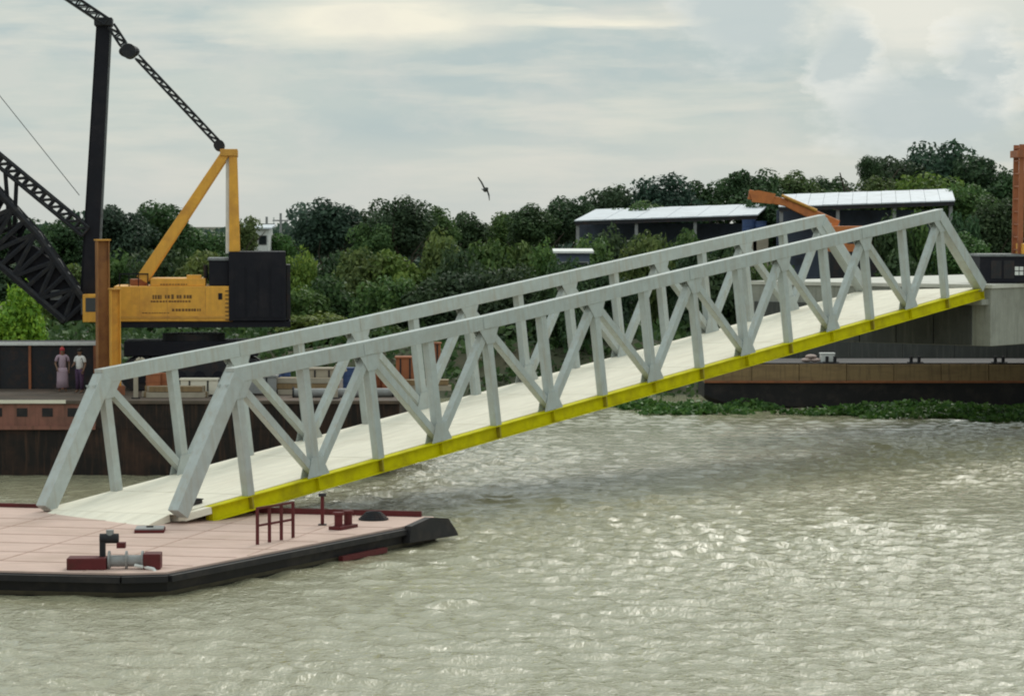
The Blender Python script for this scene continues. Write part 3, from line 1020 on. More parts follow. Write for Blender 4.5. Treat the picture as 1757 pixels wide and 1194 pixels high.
crate(695, 640, 113, 0.75, 1.25, 0.8, M['rust'], 'rusty_tank', 'rust red steel tank on the barge deck seen through the gangway', 'tank')
crate(745, 640, 118, 0.5, 1.6, 0.5, M['rust'], 'rusty_cabinet', 'narrow tall rusty cabinet at the right end of the barge deck', 'cabinet')
crate(552, 660, 110, 1.1, 0.95, 0.8, M['tan'], 'wooden_crate', 'pale tan crate on the barge deck below the engine house', 'crate')
crate(440, 660, 109.3, 1.5, 0.7, 0.8, M['grey'], 'steel_box', 'low grey steel box on the barge deck behind the gangway', 'box')
crate(340, 660, 108.6, 1.4, 0.62, 0.6, M['cream'], 'cream_locker', 'cream coloured deck locker on the barge below the crane tracks', 'locker')
p = at(620, 668, 108)
t = thing('steel_pipe', 'long grey pipe lying along the barge deck behind the gangway', 'pipe', (p.x, 108, BD))
mb = MB()
mb.tube((-2.6, 0, 0.17), (1.2, 0.2, 0.17), 0.17, n=16)
mb.build('barrel', M['grey'], t)
for x in (-2.6, 1.2):
    MB().tube((x - 0.03, 0.1 + (0.1 if x > 0 else -0.1), 0.17), (x + 0.03, 0.1 + (0.1 if x > 0 else -0.1), 0.17), 0.23, n=16).build('flange', M['iron'], t)


def drum(u, d, m, label, group, z=0.0, lie=False):
    x = (u - 878.5) * d / F_PX
    t = thing('oil_drum', label, 'drum', (x, d, BD + z), R(u % 50), group)
    if lie:
        a, b = (-0.44, 0, 0.30), (0.44, 0, 0.30)
    else:
        a, b = (0, 0, 0), (0, 0, 0.88)
    a, b = Vector(a), Vector(b)
    MB().tube(a, b, 0.28, n=16).build('shell', m, t)
    for f in (0.02, 0.34, 0.66, 0.98):
        c = a.lerp(b, f)
        MB().tube(c - (b - a) * 0.015, c + (b - a) * 0.015, 0.30, n=16).build('hoop', m, t)


for u, d, lab in ((262, 108.4, 'left of the two rusty oil drums in front of the crane tracks'), (278, 108.9, 'right of the two rusty oil drums in front of the crane tracks'),
                  (640, 111, 'leftmost of three rusty oil drums by the rust red tank'), (655, 111.5, 'middle one of three rusty oil drums by the rust red tank'),
                  (668, 110.6, 'rightmost of three rusty oil drums, nearest the rust red tank')):
    drum(u, d, M['rust'], lab, 'rusty drums on the barge deck')
for u, d, lab in ((470, 112, 'left of the two dark blue oil drums below the engine house'), (486, 112.6, 'right of the two dark blue oil drums below the engine house'),
                  (600, 113, 'single dark blue oil drum between the pipe and the rusty drums')):
    drum(u, d, M['bluep'], lab, 'blue drums on the barge deck')
drum(405, 108.2, M['tan'], 'tan oil drum lying on its side on the barge deck', None, 0, True)
for k, (u, d, n, lab) in enumerate(((520, 109.5, 3, 'taller stack of brown timbers on the barge deck below the engine house'), (300, 107.6, 2, 'low stack of brown timbers on the barge deck below the crane house'), (720, 112, 2, 'low stack of brown timbers at the right end of the barge deck'))):
    x = (u - 878.5) * d / F_PX
    t = thing('timber_stack', lab, 'timber', (x, d, BD), R(3 * k - 4))
    for j in range(n):
        for i in range(3):
            L0 = 1.0 + 0.12 * ((i * 5 + j * 3 + k) % 4)
            MB().box(-L0, L0 - 0.1 * i, 0.27 * i, 0.27 * i + 0.24, 0.01 + 0.22 * j, 0.01 + 0.22 * j + 0.20).build('timber', M['wood'] if (i + j) % 2 else M['tan'], t)
for k, (u, d, h) in enumerate(((232, 107.2, 1.5), (388, 107.0, 1.1), (575, 107.2, 1.3))):
    x = (u - 878.5) * d / F_PX
    t = thing('vent_pipe', ['tallest goose neck vent on the barge edge beside the piles', 'shortest goose neck vent on the barge edge', 'goose neck vent on the barge edge below the right of the engine house'][k], 'vent', (x, d, BD))
    mb = MB()
    pts = [(0, 0, 0), (0, 0, h - 0.25), (0.05, 0, h - 0.08), (0.18, 0, h), (0.31, 0, h - 0.08), (0.36, 0, h - 0.28)]
    mb.path([Vector(p) for p in pts], 0.09, 10)
    mb.build('pipe', M['tan'] if k != 1 else M['rust'], t)
    MB().tube((0, 0, 0), (0, 0, 0.05), 0.17, n=12).build('flange', M['iron'], t)

# ------------------------------------------------------------------ people on the barge
def skin_mesh(name, pts, edges, m, parent, sub=1):
    """pts: list of (xyz, radius)"""
    me = bpy.data.meshes.new(name)
    me.from_pydata([p for p, r in pts], edges, [])
    o = link(name, me, parent)
    sk = o.modifiers.new('skin', 'SKIN')
    me.skin_vertices.new() if not me.skin_vertices else None
    linked = {}
    for a, b in edges:
        linked.setdefault(a, set()).add(b)
        linked.setdefault(b, set()).add(a)
    seen = set()
    for i, (p, r) in enumerate(pts):
        sv = me.skin_vertices[0].data[i]
        rr = r if isinstance(r, tuple) else (r, r)
        sv.radius = rr
        if i not in seen:
            sv.use_root = True
            st = [i]
            while st:
                k = st.pop()
                if k in seen:
                    continue
                seen.add(k)
                st += list(linked.get(k, ()))
        else:
            sv.use_root = False
    sk.use_smooth_shade = True
    ss = o.modifiers.new('sub', 'SUBSURF')
    ss.levels = ss.render_levels = sub
    me.materials.append(m)
    return o


def person(loc, rz, label, shirt, lower, head_m, arms, skirt):
    root = thing('person', label, 'person', loc, rz)
    pts, ed = [], []

    def v(p, r):
        pts.append((Vector(p), r))
        return len(pts) - 1

    def chain(*ids):
        for a, b in zip(ids[:-1], ids[1:]):
            ed.append((a, b))
    pel = v((0, 0, 0.90), 0.13)
    wai = v((0, 0.0, 1.05), 0.12)
    che = v((0, 0.01, 1.25), 0.145)
    sho = v((0, 0.02, 1.40), 0.09)
    nec = v((0, 0.0, 1.47), 0.052)
    hd0 = v((0, -0.015, 1.56), 0.082)
    hd1 = v((0, -0.005, 1.65), 0.085)
    chain(pel, wai, che, sho, nec, hd0, hd1)
    for s in (-1, 1):
        hip = v((0.10 * s, 0, 0.84), 0.085)
        kne = v((0.11 * s, -0.03, 0.47), 0.058)
        ank = v((0.12 * s, 0.02, 0.09), 0.04)
        toe = v((0.13 * s, -0.13, 0.035), 0.035)
        chain(pel, hip, kne, ank, toe)
        ps = [Vector((0.19 * s, 0.02, 1.385))] + [Vector(q) for q in arms[0 if s < 0 else 1]]
        a = v(ps[0], 0.062)
        e = v(ps[1], 0.042)
        w = v(ps[2], 0.03)
        hd = (ps[2] - ps[1]).normalized()
        pm = v(ps[2] + hd * 0.07, (0.034, 0.022))
        chain(sho, a, e, w, pm)
        sd = hd.orthogonal().normalized()
        for k, L_ in enumerate((0.06, 0.075, 0.078, 0.06)):
            b0 = ps[2] + hd * 0.075 + sd * (0.024 * (k - 1.5))
            f0 = v(b0, 0.010)
            f1 = v(b0 + hd * L_ * .55, 0.009)
            f2 = v(b0 + hd * L_ + hd.cross(sd) * 0.018, 0.008)
            chain(f0, f1, f2)
        th = ps[2] + hd * 0.03 + sd * 0.02
        t0, t1, t2 = v(th, 0.012), v(th + sd * 0.035 + hd * 0.025, 0.010), v(th + sd * 0.045 + hd * 0.06, 0.009)
        chain(t0, t1, t2)
    skin_mesh('body', pts, ed, M['skin'], root)
    # shirt over chest and upper arms
    sp, se = [], []

    def w_(p, r):
        sp.append((Vector(p), r))
        return len(sp) - 1
    a0, a1, a2, a3 = w_((0, 0, 0.86), 0.165), w_((0, 0, 1.05), 0.15), w_((0, 0.01, 1.25), 0.17), w_((0, 0.02, 1.41), 0.095)
    se += [(a0, a1), (a1, a2), (a2, a3)]
    for s in (-1, 1):
        q = Vector(arms[0 if s < 0 else 1][0])
        b0 = w_((0.19 * s, 0.02, 1.385), 0.078)
        b1 = w_(Vector((0.19 * s, 0.02, 1.385)).lerp(q, 0.8), 0.066)
        se += [(a3, b0), (b0, b1)]
    skin_mesh('shirt', sp, se, shirt, root)
    mb = MB()
    if skirt:
        rings = []
        for z, rx, ry in ((0.95, 0.17, 0.14), (0.80, 0.21, 0.17), (0.5, 0.215, 0.18), (0.16, 0.24, 0.20)):
            rings.append([(rx * math.cos(a * math.pi / 10) * (1 + 0.05 * (a % 2)), ry * math.sin(a * math.pi / 10) * (1 + 0.05 * (a % 2)), z) for a in range(20)])
        mb.loft(rings)
    else:
        for s in (-1, 1):
            rings = []
            for z, r, x in ((0.93, 0.125, 0.075), (0.72, 0.105, 0.105), (0.47, 0.082, 0.11), (0.14, 0.075, 0.12)):
                rings.append([(x * s + r * math.cos(a * math.pi / 7), -0.01 + r * math.sin(a * math.pi / 7), z) for a in range(14)])
            mb.loft(rings)
    mb.build('skirt' if skirt else 'trousers', lower, root, smooth=True)
    mb = MB()
    mb.ball((0, 0.018, 1.665), 0.102, 0.108, 0.095)
    if skirt:
        mb.ball((0, 0.06, 1.55), 0.095, 0.07, 0.14)
    mb.build('headscarf' if skirt else 'hair', head_m, root, smooth=True)
    mb = MB()
    mb.ball((0, -0.098, 1.585), 0.014, 0.02, 0.02, 8, 6)
    mb.build('nose', M['skin'], root, smooth=True)
    for s in (-1, 1):
        MB().ball((0.032 * s, -0.088, 1.612), 0.013, 0.009, 0.008, 8, 6).build('eye', M['hair'], root, smooth=True)
        MB().ball((0.088 * s, 0.0, 1.595), 0.012, 0.022, 0.03, 8, 6).build('ear', M['skin'], root, smooth=True)
    MB().box(-0.026, 0.026, -0.094, -0.085, 1.545, 1.552).build('mouth', M['redc'], root)


pp = at(106, 600, 111.5)
person((pp.x, 111.5, BD), R(15), 'person in a long lilac dress and red headscarf standing on the barge', M['lilac'], M['lilac'], M['redc'],
       (((-0.27, 0.03, 1.12), (-0.22, -0.12, 0.92)), ((0.27, 0.04, 1.12), (0.25, -0.05, 0.87))), True)
pp = at(136, 600, 110.8)
person((pp.x, 110.8, BD), R(-35), 'person in a white shirt and dark purple trousers standing by the brown pile', M['whitec'], M['purple'], M['hair'],
       (((-0.28, -0.02, 1.13), (-0.15, -0.24, 1.08)), ((0.27, 0.04, 1.12), (0.26, -0.08, 0.88))), False)

# ------------------------------------------------------------------ jetty head and the barge under it
J0 = B0 + ax * 48.0
exy, cxy = Vector((math.cos(TH), math.sin(TH), 0)), cr0
jz = 6.82
jo = Vector((J0.x, J0.y, 0)) + exy * 0.35 - cxy * 0.30
jetty = thing('concrete_jetty', 'grey concrete jetty head that carries the upper end of the gangway', 'jetty', (jo.x, jo.y, 0), TH)
MB().box(0, 9.0, 0, 12.2, jz - 2.62, jz - 0.16).build('end_block', M['concrete'], jetty, bevel=0.03)
for k in range(6):                   # dark panels added over the end face: the gangway's shade as colour
    MB().box(-0.10 - 0.01 * (k % 2), -0.003, 0.9 + 1.85 * k, 0.9 + 1.85 * k + 1.80, jz - 2.60, jz - 0.92).build('shade_panel', M['quay'], jetty)
MB().box(9.003, 44, 0.15, 9.0, jz - 1.5, jz - 0.16).build('deck_slab', M['concrete'], jetty)
MB().box(-0.06, 44, -0.08, 12.28, jz - 0.157, jz).build('coping', M['coping'], jetty)
MB().box(-0.62, -0.004, 0.1, 6.4, jz - 0.85, jz - 0.62).build('bearing_shelf', M['concrete'], jetty)
for tx in (7, 17, 25, 33, 41):
    MB().tube((tx, 0.9, -2.5), (tx, 0.9, jz - (2.62 if tx < 9 else 1.5)), 0.45, n=16).build('pile', M['concrete'], jetty)
for tx in (33, 41):
    MB().tube((tx, 7.9, -2.5), (tx, 7.9, jz - 1.5), 0.45, n=16).build('pile', M['concrete'], jetty)
for tx in (17, 25):
    MB().box(tx - 0.45, tx + 0.45, 0.3, 8.8, jz - 2.1, jz - 1.503).build('cross_head', M['concrete'], jetty)

# dark quay wall on the bank behind the barge
qw = thing('quay_wall', 'dark quay wall on the bank behind the long brown barge', 'wall', (24, 151.6, 0))
for k in range(9):
    MB().box(-11.5 + 2.8 * k + 0.01, -11.5 + 2.8 * (k + 1) - 0.01, 0.01 * (k % 2), 1.2, -1.0, 3.6).build('wall_panel', M['quay'], qw)
MB().box(-11.6, 13.8, -0.12, 1.3, 3.603, 3.80).build('coping', M['concrete'], qw)

# low brown barge moored beneath
lb = thing('long_barge', 'long low barge with brown upper side and black hull moored under the jetty', 'barge', (20, 146, 0))
xl, xr = -10.2, 11.5
secs = []
for x, rise in ((xl, 1.2), (xl + 1.2, 0.2), (xl + 2.5, 0), (xr - 1, 0), (xr, 0.6)):
    secs.append([(x, -1.4, -0.7 + rise), (x, -1.8, 0.1 + rise * .5), (x, -1.8, 1.28), (x, 3.2, 1.28), (x, 3.2, 0.1 + rise * .5), (x, 2.8, -0.7 + rise)])
mb = MB()
mb.loft(secs)
mb.build('hull', M['black'], lb)
for k in range(9):
    a = xl + k * (xr - xl) / 9
    b = xl + (k + 1) * (xr - xl) / 9
    MB().box(a + 0.015, b - 0.015, -1.86 - 0.01 * (k % 2), 3.25, 1.283, 2.22 + 0.012 * ((k * 7) % 3)).build('side_plank', M['wood'], lb)
MB().box(xl + 0.05, xr - 0.05, -1.7, 3.1, 2.26, 2.30).build('deck', M['iron'], lb)
MB().box(xl, xr, -1.95, -1.885, 1.30, 1.40).build('rubbing_strake', M['rust'], lb)
for k in range(5):
    x = xl + 2.2 + 4.3 * k
    b = MB()
    for s in (-0.2, 0.2):
        b.tube((x + s, -1.3, 2.30), (x + s, -1.3, 2.62), 0.09, n=10)
    b.box(x - 0.4, x + 0.4, -1.45, -1.15, 2.30, 2.34)
    b.build('bollard', M['iron'], lb)
for k, (u, w, h, lab) in enumerate(((1392, 0.75, 0.42, 'pinkish sack pile on the brown barge below the yellow girder'), (1420, 0.7, 0.5, 'white box on the brown barge beside the sack pile'))):
    p = at(u, 612, 145.2)
    t = thing('sack_pile' if k == 0 else 'white_box', lab, 'sacks' if k == 0 else 'box', (p.x, 145.2, 2.30))
    if k == 0:
        for i, (x, y, z) in enumerate(((-0.22, 0, 0.11), (0.22, 0.02, 0.11), (0.0, 0.0, 0.29))):
            MB().ball((x, y, z), 0.30, 0.24, 0.11, 12, 8).build('sack', mat('sack_cloth', (0.55, 0.42, 0.38), 0.9), t, smooth=True)
    else:
        MB().box(-0.36, 0.36, -0.2, 0.3, 0.0, 0.42).build('body', M['white'], t, bevel=0.03)
        MB().box(-0.39, 0.39, -0.23, 0.33, 0.42, 0.47).build('lid', M['white'], t)

# second machine, at the right edge: dark house and orange mast standing on the jetty
rp = Vector((jo.x, jo.y, jz)) + exy * 2.2 + cxy * 0.4
rc = thing('derrick', 'dark machine house with an orange mast at the right edge of the picture', 'crane', (rp.x, rp.y, jz), 0.0)
dd = rp.y
def X2(u): return (u - 878.5) * dd / F_PX - rp.x
def Z2(v): return CAM_Z - (v - HOR) * dd / F_PX - jz
box = MB().box(X2(1681), X2(1850), 0.0, 2.4, 0.06, Z2(440)).build('machine_house', M['navy'], rc, bevel=0.02)
MB().box(X2(1679), X2(1852), -0.05, 2.45, Z2(440), Z2(436)).build('roof_edge', M['pipe'], rc)
for u in (1700, 1722):
    MB().box(X2(u), X2(u + 18), -0.025, -0.003, Z2(478), Z2(447)).build('side_panel', M['iron'], box)
for i in range(2):
    for j in range(2):
        MB().box(X2(1741 + 8 * i), X2(1747.5 + 8 * i), -0.03, -0.003, Z2(464 + 8 * j), Z2(457.5 + 8 * j)).build('window_pane', M['white'], box)
MB().box(X2(1690), X2(1840), 0.1, 2.3, 0.0, 0.06).build('skid', M['iron'], rc)
for y in (0.3, 1.7):
    MB().bar((X2(1752), y, Z2(436)), (X2(1754), y, Z2(248)), 0.14, 0.22, up=(1, 0, 0)).build('mast', M['rust'], rc)
for k in range(9):
    z = Z2(430) + k * 0.55
    MB().box(X2(1750), X2(1756), 0.381, 1.619, z, z + 0.06).build('mast_rung', M['rust'], rc)
MB().box(X2(1745), X2(1780), 0.05, 1.95, Z2(270), Z2(258)).build('mast_head', M['rust'], rc)
MB().box(X2(1753), X2(1800), -0.1, 1.5, Z2(436) + 0.003, Z2(418)).build('hood', M['crane'], rc, bevel=0.02)

# ------------------------------------------------------------------ sheds, excavator boom, huts
def shed(u0, u1, v_top, v_eave, skew, d, depth, label, wall_m, z_ground=2.2):
    """open-sided shed, single pitched white roof that slopes towards the river"""
    a, b = at(u0, v_eave, d), at(u1 - skew, v_eave - (10 if skew < 60 else 4), d)
    t = thing('shed', label, 'shed', (a.x, d, z_ground), math.atan2(b.z - a.z, 50) * 0)
    w = b.x - a.x
    ze = a.z - z_ground
    dz = (v_eave - v_top) * d / F_PX * 0.75
    sk = skew * d / F_PX
    n = 12
    rise = (b.z - a.z)
    for k in range(n):
        f0, f1 = k / n, (k + 1) / n
        mb = MB()
        r = []
        for f, s in ((f0, 0.01), (f1, -0.01)):
            r.append((w * f + s, 0, ze + rise * f))
        for f, s in ((f1, -0.01), (f0, 0.01)):
            r.append((w * f + s + sk, depth, ze + rise * f + dz))
        mb.prism(r, (0, 0, 0.07 + 0.012 * (k % 2)))
        mb.build('roof_sheet', M['roof'], t)
    for f in (0.02, 0.34, 0.66, 0.98):
        MB().box(w * f - 0.11, w * f + 0.11, 0.3, 0.52, 0, ze + rise * f + 0.01).build('post', M['grey'], t)
        MB().box(w * f + sk - 0.11, w * f + sk + 0.11, depth - 0.6, depth - 0.38, 0, ze + rise * f + dz * 0.9).build('post', M['grey'], t)
    MB().bar((0.05, 0.12, ze - 0.14), (w - 0.05, 0.12, ze + rise - 0.14), 0.16, 0.24).build('eave_beam', M['iron'], t)
    MB().box(0.4, w * 0.97, depth * 0.6, depth * 0.6 + 0.2, 0, ze - 0.15).build('back_wall', wall_m, t)
    return t


s1 = shed(985, 1345, 353, 380, 45, 196, 11.0, 'long white roofed shed left of the orange boom', M['shedwall'])
s2 = shed(1335, 1668, 326, 356, 30, 186, 9.0, 'white roofed shed right of the orange boom', M['shedwall'])
for k, (u, h) in enumerate(((1284, 0.9), (1304, 0.8))):
    p = at(u, 395, 189)
    t = thing('blue_drum', ['left blue drum at the right end of the long white roofed shed', 'right blue drum nearest the gangway top'][k], 'drum', (p.x, 189, p.z - 0.2))
    MB().tube((0, 0, 0), (0, 0, h), 0.42, n=16).build('shell', M['bluep'], t)
    for z in (0.05, h * .5, h - 0.06):
        MB().tube((0, 0, z), (0, 0, z + 0.05), 0.45, n=16).build('hoop', M['bluep'], t)
    # stand
    MB().box(-0.5, 0.5, -0.5, 0.5, -(p.z - 0.2 - 2.2), -0.01).build('stand', M['tan'], t)

exd = 178.0
ep = at(1430, 392, exd)
ex = thing('orange_excavator', 'orange excavator boom resting above the far end of the gangway', 'excavator', (ep.x, exd, 2.2))
def X3(u): return (u - 878.5) * exd / F_PX - ep.x
def Z3(v): return CAM_Z - (v - HOR) * exd / F_PX - 2.2
MB().bar((X3(1436), 0, Z3(388)), (X3(1350), 0, Z3(348)), 0.5, 0.75, up=(0, 0, 1), h2=0.55).build('boom', M['orange'], ex, bevel=0.04)
MB().bar((X3(1356), 0, Z3(350)), (X3(1284), 0, Z3(334)), 0.40, 0.42, up=(0, 0, 1), h2=0.62).build('stick', M['orange'], ex, bevel=0.03)
MB().tube((X3(1400), -0.3, Z3(362)), (X3(1340), -0.3, Z3(336)), 0.11, n=10).build('hydraulic_ram', M['pile'], ex)
MB().prism([(X3(1284), -0.3, Z3(328)), (X3(1300), -0.3, Z3(327)), (X3(1330), -0.3, Z3(333)), (X3(1322), -0.3, Z3(350)), (X3(1290), -0.3, Z3(347))], (0, 0.6, 0)).build('bucket_link', M['orange'], ex)
MB().box(X3(1424), X3(1492), -0.9, 1.4, Z3(432), Z3(388)).build('house', M['orange'], ex, bevel=0.04)
MB().box(X3(1450), X3(1478), -0.92, -0.905, Z3(418), Z3(394)).build('cab_window', M['glass'], ex)
MB().box(X3(1420), X3(1500), -1.2, 1.6, 0.9, Z3(432) - 0.01).build('carbody', M['iron'], ex)
for y in (-1.3, 1.0):
    MB().box(X3(1412), X3(1508), y, y + 0.6, 0.0, 0.9).build('track', M['iron'], ex, bevel=0.2)

def hut(u, v, d, w, h, dep, label, wall, roof, z0=2.2, floors=1):
    p = at(u, v, d)
    t = thing('hut' if floors == 1 else 'house', label, 'hut' if floors == 1 else 'house', (p.x, d, z0))
    H_ = p.z - z0
    wl = MB().box(-w / 2, w / 2, 0, dep, 0, H_ - h).build('wall', wall, t)
    MB().prism([(-w / 2 - 0.25, -0.3, H_ - h), (w / 2 + 0.25, -0.3, H_ - h), (w / 2 + 0.25, dep + 0.3, H_), (-w / 2 - 0.25, dep + 0.3, H_)], (0, 0, 0.12)).build('roof', roof, t)
    for k in range(floors):
        for x in (-w * .28, w * .28):
            z = H_ - h - 1.3 - 1.9 * k
            f = MB().box(x - 0.36, x + 0.36, -0.03, -0.002, z, z + 0.8).build('window', M['grey'], t)
            MB().box(x - 0.30, x + 0.30, -0.04, -0.031, z + 0.05, z + 0.75).build('pane', M['glass'], f)
    MB().box(-0.35, 0.35, -0.03, -0.002, 0, 1.9).build('door', M['rust'], t)


hut(438, 388, 232, 2.2, 0.25, 4, 'small white two storey house beyond the crane gantry', M['white'], M['roof'], floors=2)
hut(984, 431, 168, 1.9, 0.12, 3, 'small hut with a flat white roof among the bushes beside the gangway', M['shedwall'], M['white'])
for k, (u, v, d) in enumerate(((458, 372, 240), (482, 366, 246))):
    p = at(u, v, d)
    t = thing('utility_pole', ['pale utility pole beside the small white house', 'pale utility pole left of the first big round tree'][k], 'pole', (p.x, d, 2.2), 0, 'utility poles')
    h = p.z - 2.2
    MB().tube((0, 0, 0), (0, 0, h), 0.16, 0.10, n=8).build('shaft', M['grey'], t)
    MB().box(-0.7, 0.7, -0.06, 0.06, h - 0.7, h - 0.58).build('cross_arm', M['grey'], t)
    for x in (-0.6, 0.6):
        MB().tube((x, 0, h - 0.58), (x, 0, h - 0.35), 0.06, n=6).build('insulator', M['white'], t)


# ------------------------------------------------------------------ trees and bushes
def leaf_mesh(name, seed, n_leaf, blobs, leaf, squash=1.0):
    """unit crown (radius about 1, centre at origin): leaf faces gathered in clumps; each clump a shell of leaves"""
    g = np.random.default_rng(seed)
    cs = []
    for _ in range(blobs):
        v = g.normal(size=3)
        v /= np.linalg.norm(v)
        rr = g.uniform(0.25, 0.80)
        c = v * rr
        c[2] = c[2] * 0.9
        cs.append((c, g.uniform(0.22, 0.42) * (1.15 - 0.35 * rr)))
    verts, faces = [], []
    per = n_leaf // blobs
    for c, r in cs:
        d = g.normal(size=(per, 3))
        d /= np.linalg.norm(d, axis=1)[:, None]
        rad = r * g.uniform(0.55, 1.12, per) ** 0.6
        P = c + d * rad[:, None] * np.array([1, 1, 0.85])
        nr = d * 0.7 + g.normal(size=(per, 3)) * 0.45 + np.array([0, 0, 0.35])
        nr /= np.linalg.norm(nr, axis=1)[:, None]
        a = np.cross(nr, g.normal(size=(per, 3)))
        a /= np.linalg.norm(a, axis=1)[:, None]
        b = np.cross(nr, a)
        s = leaf * g.uniform(0.6, 1.35, per)[:, None]
        q = np.stack([P - a * s, P - b * s * 0.55 + nr * s * 0.12, P + a * s, P + b * s * 0.55 + nr * s * 0.12], 1)
        base = len(verts)
        verts += [tuple(x) for x in q.reshape(-1, 3)]
        faces += [(base + 4 * k, base + 4 * k + 1, base + 4 * k + 2, base + 4 * k + 3) for k in range(per)]
    me = bpy.data.meshes.new(name)
    me.from_pydata(verts, [], faces)
    me.materials.append(M['leaf'])
    return me


CROWNS = [leaf_mesh('crown', 20 + i, 8000, 38 + 5 * i, 0.056) for i in range(6)]
BUSHES = [leaf_mesh('foliage', 40 + i, 5600, 30 + 4 * i, 0.064) for i in range(4)]
def trunk_mesh(seed):
    g = random.Random(seed)
    mb = MB()
    pts = [Vector((0, 0, 0)), Vector((g.uniform(-.03, .03), g.uniform(-.03, .03), 0.5)), Vector((g.uniform(-.06, .06), g.uniform(-.06, .06), 1.0))]
    mb.tube(pts[0], pts[1], 0.055, 0.042, n=8)
    mb.tube(pts[1], pts[2], 0.042, 0.030, n=8)
    for k in range(5):
        a = k * 1.3 + g.random()
        s = pts[1].lerp(pts[2], 0.3 + 0.14 * k)
        e = s + Vector((math.cos(a) * 0.28, math.sin(a) * 0.28, 0.30 + 0.1 * g.random()))
        mb.tube(s, e, 0.022, 0.010, n=6)
        mb.tube(e, e + Vector((math.cos(a + .5) * 0.15, math.sin(a + .5) * 0.15, 0.18)), 0.010, 0.005, n=5)
    me = bpy.data.meshes.new('trunk')
    me.from_pydata(mb.v, [], mb.f)
    me.materials.append(M['bark'])
    return me


TRUNKS = [trunk_mesh(i) for i in range(3)]
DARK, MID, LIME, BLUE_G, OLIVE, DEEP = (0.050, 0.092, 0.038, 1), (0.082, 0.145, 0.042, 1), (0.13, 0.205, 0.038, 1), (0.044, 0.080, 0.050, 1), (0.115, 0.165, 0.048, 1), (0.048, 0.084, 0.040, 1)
cnt = [0]


def tree(u, v_top, w_px, d, col, label, tall=1.0, group='trees along the far bank'):
    """tree whose crown top shows at row v_top and is w_px wide"""
    i = cnt[0]
    cnt[0] += 1
    x = (u - 878.5) * d / F_PX
    zg = 2.1
    ztop = CAM_Z - (v_top - HOR) * d / F_PX
    r = w_px * d / F_PX * 0.5
    hz = min(r * 1.05 * tall, (ztop - zg) * 0.46)
    t = thing('tree', label, 'tree', (x, d, zg), 0, group)
    cz = ztop - zg - hz
    c = link('crown', CROWNS[i % 6], t, (0, 0, cz))
    c.scale = (r * 1.28, r * 1.28, hz * 1.22)
    c.rotation_euler = (0, 0, i * 2.4)
    c.color = tuple(min(1, q * random.uniform(0.88, 1.12)) for q in col[:3]) + (1,)
    k = link('trunk', TRUNKS[i % 3], t)
    hh = max(cz + hz * 0.10, 0.6) / 1.45
    k.scale = (hh * 1.1, hh * 1.1, hh)
    k.rotation_euler = (0, 0, i * 1.1)


def bush(u, v_top, w_px, d, col, label, group='bushes along the far bank'):
    i = cnt[0]
    cnt[0] += 1
    x = (u - 878.5) * d / F_PX
    zg = bank_height(x, d) - 0.15
    ztop = CAM_Z - (v_top - HOR) * d / F_PX
    r = w_px * d / F_PX * 0.5
    h = max(ztop - zg, 0.8)
    t = thing('bush', label, 'bush', (x, d, zg), 0, group)
    c = link('foliage', BUSHES[i % 4], t, (0, 0, h * 0.48))
    c.scale = (r * 1.3, r * 1.25, h * 0.60)
    c.rotation_euler = (0, 0, i * 1.9)
    c.color = tuple(min(1, q * random.uniform(0.88, 1.12)) for q in col[:3]) + (1,)
    k = link('stem', TRUNKS[i % 3], t)
    k.scale = (h * 0.4, h * 0.4, h * 0.42)


